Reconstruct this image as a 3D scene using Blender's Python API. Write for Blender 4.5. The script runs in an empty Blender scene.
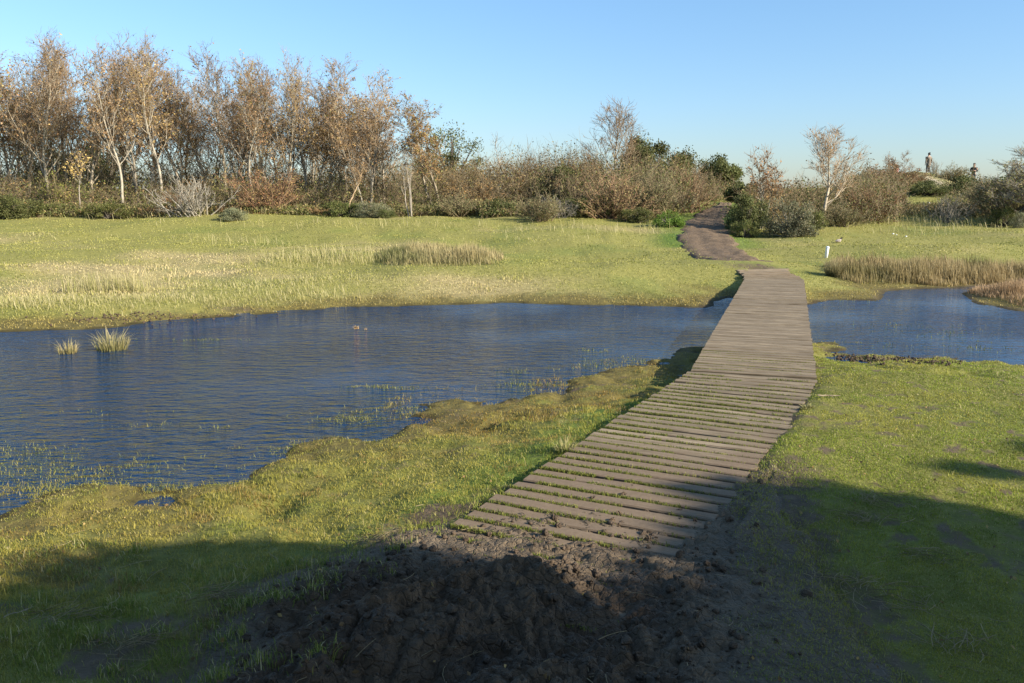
import bpy, math, random
import numpy as np
from mathutils import Vector

scene = bpy.context.scene
COL = scene.collection
PI = math.pi

# ------------------------------------------------------------------ camera numbers
CAM_Z = 1.72
PITCH = 0.1684
FPX = 850.0
SUN_EL = math.radians(25.0)
SUN_BACK = math.radians(27.0)                 # how far behind "pure right" the sun stands
SUN = np.array([math.cos(SUN_BACK) * math.cos(SUN_EL), -math.sin(SUN_BACK) * math.cos(SUN_EL), math.sin(SUN_EL)])

# ------------------------------------------------------------------ noise (numpy)
def _hash(ix, iy, seed):
    h = (ix.astype(np.int64) * 374761393 + iy.astype(np.int64) * 668265263 + seed * 1274126177) & 0xFFFFFFFF
    h = ((h ^ (h >> 13)) * 1103515245) & 0xFFFFFFFF
    h = ((h ^ (h >> 16)) * 2246822519) & 0xFFFFFFFF
    return ((h ^ (h >> 15)) & 0xFFFFFF) / float(0xFFFFFF)

def vn(x, y, seed=0):
    ix = np.floor(x); iy = np.floor(y)
    fx = x - ix; fy = y - iy
    fx = fx * fx * fx * (fx * (fx * 6 - 15) + 10); fy = fy * fy * fy * (fy * (fy * 6 - 15) + 10)
    a = _hash(ix, iy, seed); b = _hash(ix + 1, iy, seed); c = _hash(ix, iy + 1, seed); d = _hash(ix + 1, iy + 1, seed)
    return (a * (1 - fx) + b * fx) * (1 - fy) + (c * (1 - fx) + d * fx) * fy   # 0..1

def fbm(x, y, seed=0, oct=4, gain=.5):
    s = 0; a = 1; t = 0
    for k in range(oct):
        s = s + a * (vn(x * 2 ** k + 17.3 * k, y * 2 ** k - 9.1 * k, seed + k) - .5); t += a; a *= gain
    return s / t * 2                                                            # about -1..1

def worley(x, y, seed=0):
    ix = np.floor(x); iy = np.floor(y)
    f1 = np.full(x.shape, 9.0); f2 = np.full(x.shape, 9.0); idv = np.zeros(x.shape)
    for dx in (-1, 0, 1):
        for dy in (-1, 0, 1):
            cx = ix + dx; cy = iy + dy
            px = cx + _hash(cx, cy, seed); py = cy + _hash(cx, cy, seed + 7)
            d = np.hypot(px - x, py - y)
            m = d < f1
            f2 = np.where(m, f1, np.minimum(f2, d))
            idv = np.where(m, _hash(cx, cy, seed + 13), idv)
            f1 = np.where(m, d, f1)
    return f1, f2, idv

def sstep(a, b, x):
    t = np.clip((x - a) / (b - a), 0, 1)
    return t * t * (3 - 2 * t)

def sdf(poly, x, y):
    """signed distance to a polygon, negative inside"""
    d = np.full(x.shape, 1e9); s = np.ones(x.shape)
    n = len(poly)
    for i in range(n):
        ax, ay = poly[i]; bx, by = poly[i - 1]
        ex, ey = bx - ax, by - ay
        wx, wy = x - ax, y - ay
        t = np.clip((wx * ex + wy * ey) / (ex * ex + ey * ey), 0, 1)
        d = np.minimum(d, (wx - ex * t) ** 2 + (wy - ey * t) ** 2)
        c1 = y >= ay; c2 = y < by; c3 = ex * wy > ey * wx
        s = np.where((c1 & c2 & c3) | (~c1 & ~c2 & ~c3), -s, s)
    return s * np.sqrt(d)

# ------------------------------------------------------------------ terrain
WATER = -0.28
POND = [(-18, 9.5), (-14, 6.6), (-8, 4.7), (-5, 4.75), (-3.3, 5.15), (-2.9, 5.4), (-2.29, 5.4), (-1.94, 5.78), (-1.67, 6.35),
        (-0.98, 7.2), (-0.6, 7.95), (0.51, 8.75), (1.48, 9.6), (2.2, 10.6), (2.9, 11.4), (3.6, 11.5), (4.1, 11.4), (4.29, 10.6),
        (5.33, 10.39), (6.15, 10.0), (8, 9.6), (12, 10.6), (19, 14), (25, 19), (22, 22.5), (16, 21.2), (12.1, 20.0), (9.9, 19.1),
        (8.0, 18.4), (7.1, 16.6), (6.3, 16.7), (5.6, 16.1), (4.7, 17.0), (4.3, 17.0), (3.44, 15.5), (1.65, 15.9), (-0.23, 16.2), (-2.99, 15.6),
        (-5.23, 14.15), (-6.38, 13.05), (-7.64, 12.55), (-11, 11.6), (-15, 11.2)]
ISLE = [(9.6, 17.9), (8.9, 16.2), (9.1, 14.9), (12, 14.2), (15, 16.2), (14.5, 18.6), (11.5, 19.3)]

def land_d(x, y):
    d = np.maximum(sdf(POND, x, y), -sdf(ISLE, x, y))
    near = 1 - sstep(11, 14, y)
    return d + fbm(x * 1.1, y * 1.1, 3, 4) * (.16 + .32 * near) + fbm(x * 3.6, y * 3.6, 5, 4) * (.06 + .30 * near)

def zprofile(x, y):
    zl = np.interp(y, [-40, 8, 16, 18, 22, 28, 34, 42, 60, 100, 450], [-.03, -.03, -.08, -.03, .09, .30, .62, 1.08, 1.9, 2.6, 3.5])
    zr = np.interp(y, [-40, 8, 16, 18, 22, 28, 32, 40, 50, 60, 70, 75, 90, 450], [-.03, -.03, -.08, -.03, .07, .25, .42, .85, 1.7, 2.75, 3.6, 3.82, 3.2, 3.5])
    b = x / np.maximum(y, 4)
    amp = .62 + .38 * np.exp(-((b - .468) / .062) ** 2)
    zr2 = zr * np.where(y > 34, 1 + (amp - 1) * sstep(34, 62, y), 1)
    t = sstep(.22, .34, b)
    return zl * (1 - t) + zr2 * t

def height(x, y):
    x = np.asarray(x, float); y = np.asarray(y, float)
    d = land_d(x, y)
    zm = zprofile(x, y)
    far = sstep(13, 20, y)
    zm = zm + far * (fbm(x * .16, y * .2, 21, 3) * .26 + fbm(x * .7, y * .7, 23, 3) * .085)
    zm = zm + (1 - far) * fbm(x * .9, y * .9, 25, 4) * .016 + fbm(x * 4.5, y * 4.5, 27, 3) * .006
    # the bank that raises the lawn over the right-hand plank ends
    cb = (x - 1.8) * .8876 - (y - 8.4) * .4606
    zm = zm + .048 * sstep(1.14, 1.34, cb) * (1 - sstep(8.0, 9.5, y)) * sstep(3.6, 4.6, y)
    bank = WATER + .02 + (1 - far) * np.minimum(0, fbm(x * 2.6, y * 2.6, 29, 4) * .11 + .005) * (1 - sstep(.5, 1.3, d)) + .085 * np.maximum(d, 0) + .012 * np.maximum(d, 0) ** 2
    k = .06
    h = np.clip(.5 + .5 * (zm - bank) / k, 0, 1)
    z = zm * (1 - h) + bank * h - k * h * (1 - h)
    under = WATER + .02 + .22 * np.maximum(d, -2.5)
    return np.where(d > 0, z, np.minimum(under, z))

def at(px, py):
    """where the view ray of one picture point meets the terrain: used to read positions off the photograph"""
    cx = (px - 512) / FPX; cy = -(py - 341.5) / FPX
    d = (cx, math.cos(PITCH) + cy * math.sin(PITCH), -math.sin(PITCH) + cy * math.cos(PITCH))
    t = np.geomspace(2, 300, 6000)
    x = d[0] * t; y = d[1] * t; z = CAM_Z + d[2] * t
    hit = np.nonzero(z < np.maximum(height(x, y), WATER))[0]
    k = hit[0] if len(hit) else len(t) - 1
    return float(x[k]), float(y[k]), float(z[k])

def hz(x, y):
    return float(height(np.array([x]), np.array([y]))[0])

def on(px, D):
    """a spot at distance D in the direction of picture column px, on the ground"""
    x = (px - 512) / FPX * D
    return x, D, hz(x, D)

# ------------------------------------------------------------------ materials
def mat_new(name):
    m = bpy.data.materials.new(name); m.use_nodes = True
    nt = m.node_tree; nt.nodes.clear()
    out = nt.nodes.new('ShaderNodeOutputMaterial')
    return m, nt, out

def N(nt, typ, **kw):
    n = nt.nodes.new(typ)
    for k, v in kw.items():
        if k in n.inputs: n.inputs[k].default_value = v
        else: setattr(n, k, v)
    return n

def L(nt, a, b): nt.links.new(a, b)

def ramp(nt, fac, stops):
    r = nt.nodes.new('ShaderNodeValToRGB'); e = r.color_ramp.elements
    while len(e) < len(stops): e.new(.5)
    for q, (p, c) in zip(e, stops):
        q.position = p; q.color = (*c, 1)
    L(nt, fac, r.inputs['Fac']); return r.outputs['Color']

def mixc(nt, fac, a, b, blend='MIX'):
    n = nt.nodes.new('ShaderNodeMix'); n.data_type = 'RGBA'; n.blend_type = blend
    for s, v in ((n.inputs[0], fac), (n.inputs[6], a), (n.inputs[7], b)):
        if isinstance(v, bpy.types.NodeSocket): L(nt, v, s)
        elif isinstance(v, tuple): s.default_value = (*v, 1)
        else: s.default_value = v
    return n.outputs[2]

def vmath(nt, op, a, b=None):
    n = nt.nodes.new('ShaderNodeMath'); n.operation = op
    for s, v in ((n.inputs[0], a), (n.inputs[1], b)):
        if v is None: continue
        if isinstance(v, bpy.types.NodeSocket): L(nt, v, s)
        else: s.default_value = v
    return n.outputs[0]

def noise(nt, vec, scale, detail=4, rough=.55):
    n = N(nt, 'ShaderNodeTexNoise'); n.inputs['Scale'].default_value = scale
    n.inputs['Detail'].default_value = detail; n.inputs['Roughness'].default_value = rough
    if vec is not None: L(nt, vec, n.inputs['Vector'])
    return n.outputs['Fac']

def leaf_material(name, transl=.35, objvar=0.0, rough=.6):
    """thin plant matter: colour from the 'col' attribute of the blades or leaves, some light passing through"""
    m, nt, out = mat_new(name)
    at_ = N(nt, 'ShaderNodeAttribute', attribute_name='col')
    c = at_.outputs['Color']
    if objvar:
        oi = N(nt, 'ShaderNodeObjectInfo')
        hs = N(nt, 'ShaderNodeHueSaturation')
        L(nt, c, hs.inputs['Color'])
        v = vmath(nt, 'MULTIPLY_ADD', oi.outputs['Random'], objvar); v.node.inputs[2].default_value = 1 - objvar / 2
        L(nt, v, hs.inputs['Value'])
        h = vmath(nt, 'MULTIPLY_ADD', oi.outputs['Random'], .03); h.node.inputs[2].default_value = .485
        L(nt, h, hs.inputs['Hue'])
        c = hs.outputs['Color']
    p = N(nt, 'ShaderNodeBsdfPrincipled'); p.inputs['Roughness'].default_value = rough
    p.inputs['Specular IOR Level'].default_value = .25
    L(nt, c, p.inputs['Base Color'])
    t = N(nt, 'ShaderNodeBsdfTranslucent'); L(nt, c, t.inputs['Color'])
    mx = N(nt, 'ShaderNodeMixShader'); mx.inputs[0].default_value = transl
    L(nt, p.outputs[0], mx.inputs[1]); L(nt, t.outputs[0], mx.inputs[2]); L(nt, mx.outputs[0], out.inputs[0])
    return m

def bark_material(name, dark, light, scale=6.0, objvar=.3):
    m, nt, out = mat_new(name)
    tc = N(nt, 'ShaderNodeTexCoord')
    mp = N(nt, 'ShaderNodeMapping'); mp.inputs['Scale'].default_value = (1, 1, .35)
    L(nt, tc.outputs['Object'], mp.inputs['Vector'])
    f = noise(nt, mp.outputs[0], scale, 6, .65)
    c = ramp(nt, f, [(.32, dark), (.62, light)])
    oi = N(nt, 'ShaderNodeObjectInfo')
    hs = N(nt, 'ShaderNodeHueSaturation'); L(nt, c, hs.inputs['Color'])
    v = vmath(nt, 'MULTIPLY_ADD', oi.outputs['Random'], objvar); v.node.inputs[2].default_value = 1 - objvar / 2
    L(nt, v, hs.inputs['Value'])
    p = N(nt, 'ShaderNodeBsdfPrincipled'); p.inputs['Roughness'].default_value = .85
    p.inputs['Specular IOR Level'].default_value = .2
    L(nt, hs.outputs['Color'], p.inputs['Base Color']); L(nt, p.outputs[0], out.inputs[0])
    return m

def plain(name, col, rough=.8, var=.25, scale=14, spec=.3):
    m, nt, out = mat_new(name)
    tc = N(nt, 'ShaderNodeTexCoord')
    f = noise(nt, tc.outputs['Object'], scale, 5)
    lo = tuple(c * (1 - var) for c in col); hi = tuple(min(1, c * (1 + var)) for c in col)
    c = ramp(nt, f, [(.3, lo), (.7, hi)])
    p = N(nt, 'ShaderNodeBsdfPrincipled'); p.inputs['Roughness'].default_value = rough
    p.inputs['Specular IOR Level'].default_value = spec
    L(nt, c, p.inputs['Base Color']); L(nt, p.outputs[0], out.inputs[0])
    return m

# ------------------------------------------------------------------ mesh helpers
def mesh_from(name, V, F3=None, F4=None, mats=(), m3=None, m4=None, col=None, smooth=True, vec=None):
    me = bpy.data.meshes.new(name)
    V = np.asarray(V, np.float32).reshape(-1, 3)
    me.vertices.add(len(V)); me.vertices.foreach_set('co', V.ravel())
    F3 = np.zeros((0, 3), np.int32) if F3 is None else np.asarray(F3, np.int32).reshape(-1, 3)
    F4 = np.zeros((0, 4), np.int32) if F4 is None else np.asarray(F4, np.int32).reshape(-1, 4)
    n3, n4 = len(F3), len(F4)
    me.loops.add(n3 * 3 + n4 * 4); me.loops.foreach_set('vertex_index', np.concatenate([F3.ravel(), F4.ravel()]))
    me.polygons.add(n3 + n4)
    me.polygons.foreach_set('loop_start', np.concatenate([np.arange(n3) * 3, n3 * 3 + np.arange(n4) * 4]).astype(np.int32))
    for m in mats: me.materials.append(m)
    if m3 is not None or m4 is not None:
        a = np.zeros(n3, np.int32) if m3 is None else np.asarray(m3, np.int32)
        b = np.zeros(n4, np.int32) if m4 is None else np.asarray(m4, np.int32)
        me.polygons.foreach_set('material_index', np.concatenate([a, b]))
    me.polygons.foreach_set('use_smooth', np.full(n3 + n4, smooth))
    if col is not None:
        ca = me.color_attributes.new('col', 'FLOAT_COLOR', 'POINT')
        c4 = np.ones((len(V), 4), np.float32); c4[:, :3] = np.asarray(col, np.float32).reshape(-1, 3)
        ca.data.foreach_set('color', c4.ravel())
    if vec is not None:
        for nm, arr in vec.items():
            a_ = me.attributes.new(nm, 'FLOAT_VECTOR', 'POINT')
            a_.data.foreach_set('vector', np.asarray(arr, np.float32).ravel())
    me.update(calc_edges=True)
    return me

def link(name, me, parent=None, loc=None, rot=None, scale=None):
    o = bpy.data.objects.new(name, me); COL.objects.link(o)
    if parent is not None: o.parent = parent
    if loc is not None: o.location = loc
    if rot is not None: o.rotation_euler = rot
    if scale is not None: o.scale = scale
    return o

def tag(o, label=None, cat=None, group=None, kind=None):
    if label: o['label'] = label
    if cat: o['category'] = cat
    if group: o['group'] = group
    if kind: o['kind'] = kind
    return o

def copy_thing(o):
    c = o.copy(); COL.objects.link(c)
    for ch in list(o.children):
        d = ch.copy(); COL.objects.link(d); d.parent = c
        for g in list(ch.children):
            e = g.copy(); COL.objects.link(e); e.parent = d
    return c

class Acc:
    """collects vertices and faces of one mesh"""
    def __init__(s):
        s.V = []; s.C = []; s.T = []; s.Q = []; s.TM = []; s.QM = []; s.n = 0
    def add(s, V, C=None, T=None, Q=None, mat=0):
        V = np.asarray(V, float).reshape(-1, 3)
        s.V.append(V)
        C = np.array([.5, .5, .5]) if C is None else np.asarray(C, float)
        s.C.append(np.broadcast_to(C, V.shape) if C.ndim == 1 else C)
        if T is not None and len(T):
            T = np.asarray(T) + s.n; s.T.append(T); s.TM.append(np.full(len(T), mat))
        if Q is not None and len(Q):
            Q = np.asarray(Q) + s.n; s.Q.append(Q); s.QM.append(np.full(len(Q), mat))
        s.n += len(V)
    def mesh(s, name, mats, smooth=True):
        cat = lambda a, k: np.concatenate(a) if a else None
        return mesh_from(name, np.concatenate(s.V), cat(s.T, 3), cat(s.Q, 4), mats, cat(s.TM, 3), cat(s.QM, 4), np.concatenate(s.C), smooth)
    def tube(s, P, R, sides=4, mat=0, C=None):
        P = np.asarray(P, float); R = np.asarray(R, float); k = len(P)
        D = np.gradient(P, axis=0); D /= np.linalg.norm(D, axis=1)[:, None] + 1e-9
        ref = np.array([1., 0, 0]) if abs(D[0][0]) < .8 else np.array([0, 1., 0])
        A = np.cross(D, ref); A /= np.linalg.norm(A, axis=1)[:, None] + 1e-9
        B = np.cross(D, A)
        th = np.arange(sides) / sides * 2 * PI
        V = P[:, None] + R[:, None, None] * (A[:, None] * np.cos(th)[None, :, None] + B[:, None] * np.sin(th)[None, :, None])
        i = np.arange(k - 1)[:, None] * sides; j = np.arange(sides)[None]; j2 = (j + 1) % sides
        Q = np.stack([i + j, i + j2, i + sides + j2, i + sides + j], -1).reshape(-1, 4)
        s.add(V.reshape(-1, 3), C, None, Q, mat)
    def leaves(s, P, size, rng, C, mat=0, up=0.0, aspect=1.6):
        """one small quad-bent leaf at every point"""
        n = len(P)
        a = rng.normal(size=(n, 3)); a[:, 2] += up; a /= np.linalg.norm(a, axis=1)[:, None]
        b = rng.normal(size=(n, 3)); b -= a * (a * b).sum(1)[:, None]; b /= np.linalg.norm(b, axis=1)[:, None]
        sz = np.asarray(size).reshape(-1, 1) * np.ones((n, 1))
        c = np.cross(a, b)
        V = np.stack([P, P + (a * .5 + b * .5 / aspect + c * .08) * sz, P + a * sz, P + (a * .5 - b * .5 / aspect + c * .08) * sz], 1)
        Q = np.arange(n * 4).reshape(n, 4)
        s.add(V.reshape(-1, 3), np.repeat(C, 4, 0), None, Q, mat)

def blade_arrays(P, h, w, lean, col, rng, az=None, tipcol=None, curl=.5):
    n = len(P)
    if az is None: az = rng.uniform(0, 2 * PI, n)
    f = rng.uniform(0, 2 * PI, n)
    side = np.stack([np.cos(f), np.sin(f), np.zeros(n)], 1) * (w / 2)[:, None]
    dirv = np.stack([np.cos(az), np.sin(az), np.zeros(n)], 1)
    upv = np.zeros((n, 3)); upv[:, 2] = 1
    ln = lean[:, None]; hh = h[:, None]
    mid = P + upv * hh * .55 * np.sqrt(np.maximum(1 - (ln * (1 - curl)) ** 2, .05)) + dirv * hh * .55 * ln * (1 - curl)
    tip = mid + upv * hh * .45 * np.sqrt(np.maximum(1 - np.minimum(ln * (1 + curl), .99) ** 2, .02)) + dirv * hh * .45 * np.minimum(ln * (1 + curl), .99)
    V = np.stack([P - side, P + side, mid + side * .75, mid - side * .75, tip], 1).reshape(-1, 3)
    b = np.arange(n)[:, None] * 5
    Q = b + np.array([[0, 1, 2, 3]]); T = b + np.array([[3, 2, 4]])
    tc = col if tipcol is None else tipcol
    C = np.stack([col, col, (col + tc) / 2, (col + tc) / 2, tc], 1).reshape(-1, 3)
    return V, C, T, Q

M_GRASS = leaf_material('grass_blades', .35)

def grass_object(name, P, h, w, lean, col, rng, label, cat='grass', tipcol=None, az=None, curl=.5, kind='stuff', parent=None):
    V, C, T, Q = blade_arrays(P, h, w, lean, col, rng, az, tipcol, curl)
    o = link(name, mesh_from(name, V, T, Q, [M_GRASS], None, None, C, False), parent)
    if label: tag(o, label, cat, None, kind)
    return o

def C3(*c): return np.array(c, float)
def mixn(a, b, t): return a + (b - a) * np.asarray(t).reshape(-1, 1)

# ------------------------------------------------------------------ zones of the ground (what grows where)
MUDPOLY = [at(*q_)[:2] for q_ in ((205, 683), (212, 640), (240, 605), (300, 578), (350, 555), (400, 540), (445, 524), (490, 508), (560, 494), (650, 484), (740, 474), (775, 462),
                                   (768, 490), (775, 525), (800, 570), (825, 620), (850, 683))] + [(1.3, 1.2), (-1.2, 1.2)]
def mud_d(x, y):
    return sdf(MUDPOLY, x, y) + fbm(x * 2.2, y * 2.2, 41, 4) * .2

PATH_PX = [(742, 800, 271), (724, 782, 265.5), (704, 762, 260), (692, 748, 255), (684, 739, 248), (680, 736, 241), (680, 731, 234), (682, 726, 228), (686, 723, 222), (693, 726, 216),
           (704, 729, 210.5), (714, 731, 206.5), (720, 731, 203.5)]
PATH_L = [at(a, c) for a, b, c in PATH_PX]; PATH_R = [at(b, c) for a, b, c in PATH_PX]
PATHPOLY = [p[:2] for p in PATH_L] + [p[:2] for p in PATH_R[::-1]]
def path_d(x, y): return sdf(PATHPOLY, x, y)

# boardwalk lines on the ground plane (metres)
BW_C = np.array([1.8, 8.4]); D1 = np.array([.4606, .8876]); N1 = np.array([.8876, -.4606])
D2 = np.array([.310, .9507]); N2 = np.array([.9507, -.310]); BW_LEN2 = 10.4
BW_E = BW_C + D2 * BW_LEN2
def bw_inside(x, y, grow=0.0):
    a = (x - BW_C[0]) * D1[0] + (y - BW_C[1]) * D1[1]; c = (x - BW_C[0]) * N1[0] + (y - BW_C[1]) * N1[1]
    a2 = (x - BW_C[0]) * D2[0] + (y - BW_C[1]) * D2[1]; c2 = (x - BW_C[0]) * N2[0] + (y - BW_C[1]) * N2[1]
    q1 = (a < .1) & (a > -5.2) & (c > -grow) & (c < 1.26 + grow)
    q2 = (a2 > -.5) & (a2 < BW_LEN2 + 1.7) & (c2 > -grow) & (c2 < 1.2 + grow)
    return q1 | q2

def straw_zone(x, y):
    """dry pale grass on the far meadow, 0..1"""
    z = fbm(x * .22, y * .4, 51, 4) * 1.1 - .18
    z = z + np.exp(-((y - (17.8 + np.abs(x) * .0)) / 2.4) ** 2) * .62 * sstep(1.5, -3, x)
    z = z + np.exp(-(((x + 5.5) / 3.2) ** 2 + ((y - 22.5) / 3.5) ** 2)) * .65
    z = z + np.exp(-(((x + 1.5) / 2.5) ** 2 + ((y - 25.5) / 2.0) ** 2)) * .55
    z = z + sstep(38, 43, y) * .25
    return sstep(-.15, .85, z)

# ------------------------------------------------------------------ ground sheet
def axis(lo, a, b, hi, step, ratio=1.045):
    mid = list(np.arange(a, b + step, step))
    s = step; v = mid[-1]
    up = []
    while v < hi: s *= ratio; v += s; up.append(v)
    s = step; v = a; dn = []
    while v > lo: s *= ratio; v -= s; dn.append(v)
    return np.array(dn[::-1] + mid + up)

def ground_material():
    m, nt, out = mat_new('ground_soil_and_turf')
    geo = N(nt, 'ShaderNodeNewGeometry'); pos = geo.outputs['Position']
    a = N(nt, 'ShaderNodeAttribute', attribute_name='zone'); s = N(nt, 'ShaderNodeSeparateXYZ'); L(nt, a.outputs['Vector'], s.inputs[0])
    a2 = N(nt, 'ShaderNodeAttribute', attribute_name='zone2'); s2 = N(nt, 'ShaderNodeSeparateXYZ'); L(nt, a2.outputs['Vector'], s2.inputs[0])
    straw, brown, soil = s.outputs[0], s.outputs[1], s.outputs[2]
    sand, lush, wet = s2.outputs[0], s2.outputs[1], s2.outputs[2]
    f1 = noise(nt, pos, .8, 6, .6); f2 = noise(nt, pos, 9, 6, .65); f3 = noise(nt, pos, 60, 4, .6)
    green = ramp(nt, f2, [(.3, (.085, .095, .017)), (.5, (.16, .165, .030)), (.72, (.25, .225, .06))])
    green = mixc(nt, vmath(nt, 'MULTIPLY', f1, .45), green, (.22, .19, .05))
    dry = ramp(nt, f2, [(.3, (.22, .17, .07)), (.7, (.46, .37, .18))])
    brn = ramp(nt, f2, [(.3, (.085, .07, .022)), (.6, (.17, .135, .038)), (.75, (.22, .19, .05))])
    mud = ramp(nt, f2, [(.3, (.065, .046, .028)), (.7, (.15, .108, .068))])
    lsh = ramp(nt, f2, [(.3, (.06, .10, .015)), (.7, (.14, .21, .03))])
    snd = ramp(nt, f2, [(.3, (.36, .29, .2)), (.7, (.52, .44, .33))])
    a3 = N(nt, 'ShaderNodeAttribute', attribute_name='zone3')
    green = mixc(nt, a3.outputs['Fac'], green, ramp(nt, f2, [(.3, (.19, .185, .042)), (.7, (.32, .285, .085))]))
    c = mixc(nt, straw, green, dry); c = mixc(nt, lush, c, lsh); c = mixc(nt, brown, c, brn); c = mixc(nt, sand, c, snd)
    sm = N(nt, 'ShaderNodeMapRange'); L(nt, vmath(nt, 'ADD', soil, vmath(nt, 'MULTIPLY', vmath(nt, 'SUBTRACT', f2, .5), .9)), sm.inputs[0]); sm.inputs[1].default_value = .32; sm.inputs[2].default_value = .62
    spot = sm.outputs[0]
    c = mixc(nt, spot, c, mud)
    c = mixc(nt, .5, c, ramp(nt, f3, [(.25, (.55, .55, .55)), (.75, (1, 1, 1))]), 'MULTIPLY')
    c = mixc(nt, wet, c, (.30, .28, .25), 'MULTIPLY')
    p = N(nt, 'ShaderNodeBsdfPrincipled'); p.inputs['Roughness'].default_value = .9; p.inputs['Specular IOR Level'].default_value = .2
    L(nt, c, p.inputs['Base Color'])
    b = N(nt, 'ShaderNodeBump'); b.inputs['Strength'].default_value = .8; b.inputs['Distance'].default_value = .03
    hgt = vmath(nt, 'ADD', f2, vmath(nt, 'MULTIPLY', f3, .3))
    L(nt, hgt, b.inputs['Height']); L(nt, b.outputs[0], p.inputs['Normal']); L(nt, p.outputs[0], out.inputs[0])
    return m

gx = axis(-420, -4.5, 7.0, 420, .045); gy = axis(-60, 2.0, 12.5, 520, .045)
GX, GY = np.meshgrid(gx, gy)
fx, fy = GX.ravel(), GY.ravel()
fz = height(fx, fy)
fd = land_d(fx, fy)
bwm = bw_inside(fx, fy, .0)
fz = np.where(bwm, np.minimum(fz, np.where(fy < 8.6, np.where(((fx - BW_C[0]) * N1[0] + (fy - BW_C[1]) * N1[1]) > 1.15, .01, -.008), -.05)), fz)                    # the soil stays below the boards
md = mud_d(fx, fy)
fz = fz - .03 * sstep(.1, -.1, md)
nx = len(gx)
ii = (np.arange(len(gy) - 1)[:, None] * nx + np.arange(nx - 1)[None]).ravel()
Q = np.stack([ii, ii + 1, ii + nx + 1, ii + nx], 1)
farf = sstep(12.5, 15, fy)
z_straw = straw_zone(fx, fy) * farf
leftbank = (1 - farf) * (1 - sstep(.2, .9, fx - .46 * (fy - 5) - .1))
z_brown = sstep(1.25, .25, fd + fbm(fx * 1.5, fy * 1.5, 61, 3) * .7) * (leftbank * .9 + farf * .75 + .25)
bwl = ((fx - BW_C[0]) * N1[0] + (fy - BW_C[1]) * N1[1])
soil = np.clip(.72 * sstep(.55, -.1, md) + .42 * sstep(.05, .5, fbm(fx * 2.4, fy * 2.4, 115, 5, .6)) * (1 - farf) + .42 * bwm * (fy < 9), 0, 1)
soil = np.maximum(soil, .55 * sstep(.22, .42, fbm(fx * 6.5, fy * 6.5, 112, 4) + .25 * fbm(fx * 1.1, fy * 1.1, 114, 3)) * (1 - farf) * (fx > .5))
soil = np.maximum(soil, .6 * sstep(-.02, .3, fbm(fx * 2.0, fy * 2.0, 116, 5, .6)) * sstep(4.3, 3.7, fy) * (fx < .2))
soil = np.maximum(soil, sstep(.35, .05, fd) * .45 * (.4 + .6 * (fx > 3)))
soil = np.maximum(soil, .5 * np.exp(-(((fx + 4.9) / 1.0) ** 2 + ((fy - 14.9) / .35) ** 2)))     # trodden mud on the far shore
bwe_ = BW_E + D2 * 1.6
soil = np.maximum(soil, .62 * np.exp(-(((fx - bwe_[0] - .3) / 1.1) ** 2 + ((fy - bwe_[1] - .4) / .9) ** 2)))
soil = np.maximum(soil, .75 * np.exp(-(((fx - 5.2) / 1.6) ** 2 + ((fy - 10.35) / .16) ** 2)))   # clods on the lawn's edge
sandb = 0
for (px_, py_, sx, sy) in ((938, 181, 1.0, 2.5), (943, 186, .8, 2), (897, 172, 2.6, 1.2), (905, 170, 2.0, 1)):
    q = at(px_, py_); sandb = sandb + np.exp(-(((fx - q[0]) / sx) ** 2 + ((fy - q[1]) / sy) ** 2))
lush = sstep(.5, .1, np.abs(bwl + .22)) * (fy < 7.5) * (fy > 3.6) * .7 + sstep(.1, .5, fbm(fx * .5, fy * .5, 65, 3)) * .35
pd_ = path_d(fx, fy)
lush = lush + sstep(1.4, .2, pd_) * (fy > 27) * .7
wet = sstep(.05, -.03, fd) * .8
me = mesh_from('ground', np.stack([fx, fy, fz], 1), None, Q, [ground_material()], vec={
    'zone': np.stack([z_straw, np.clip(z_brown, 0, 1), soil], 1), 'zone3': np.stack([farf * .85 * (1 - .7 * sstep(46, 58, fy))] * 3, 1), 'zone2': np.stack([np.clip(sandb, 0, 1), np.clip(lush, 0, 1), wet], 1)})
tag(link('ground', me), 'rolling dune meadow of green and dry grass round the pond', 'ground', None, 'structure')

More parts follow.
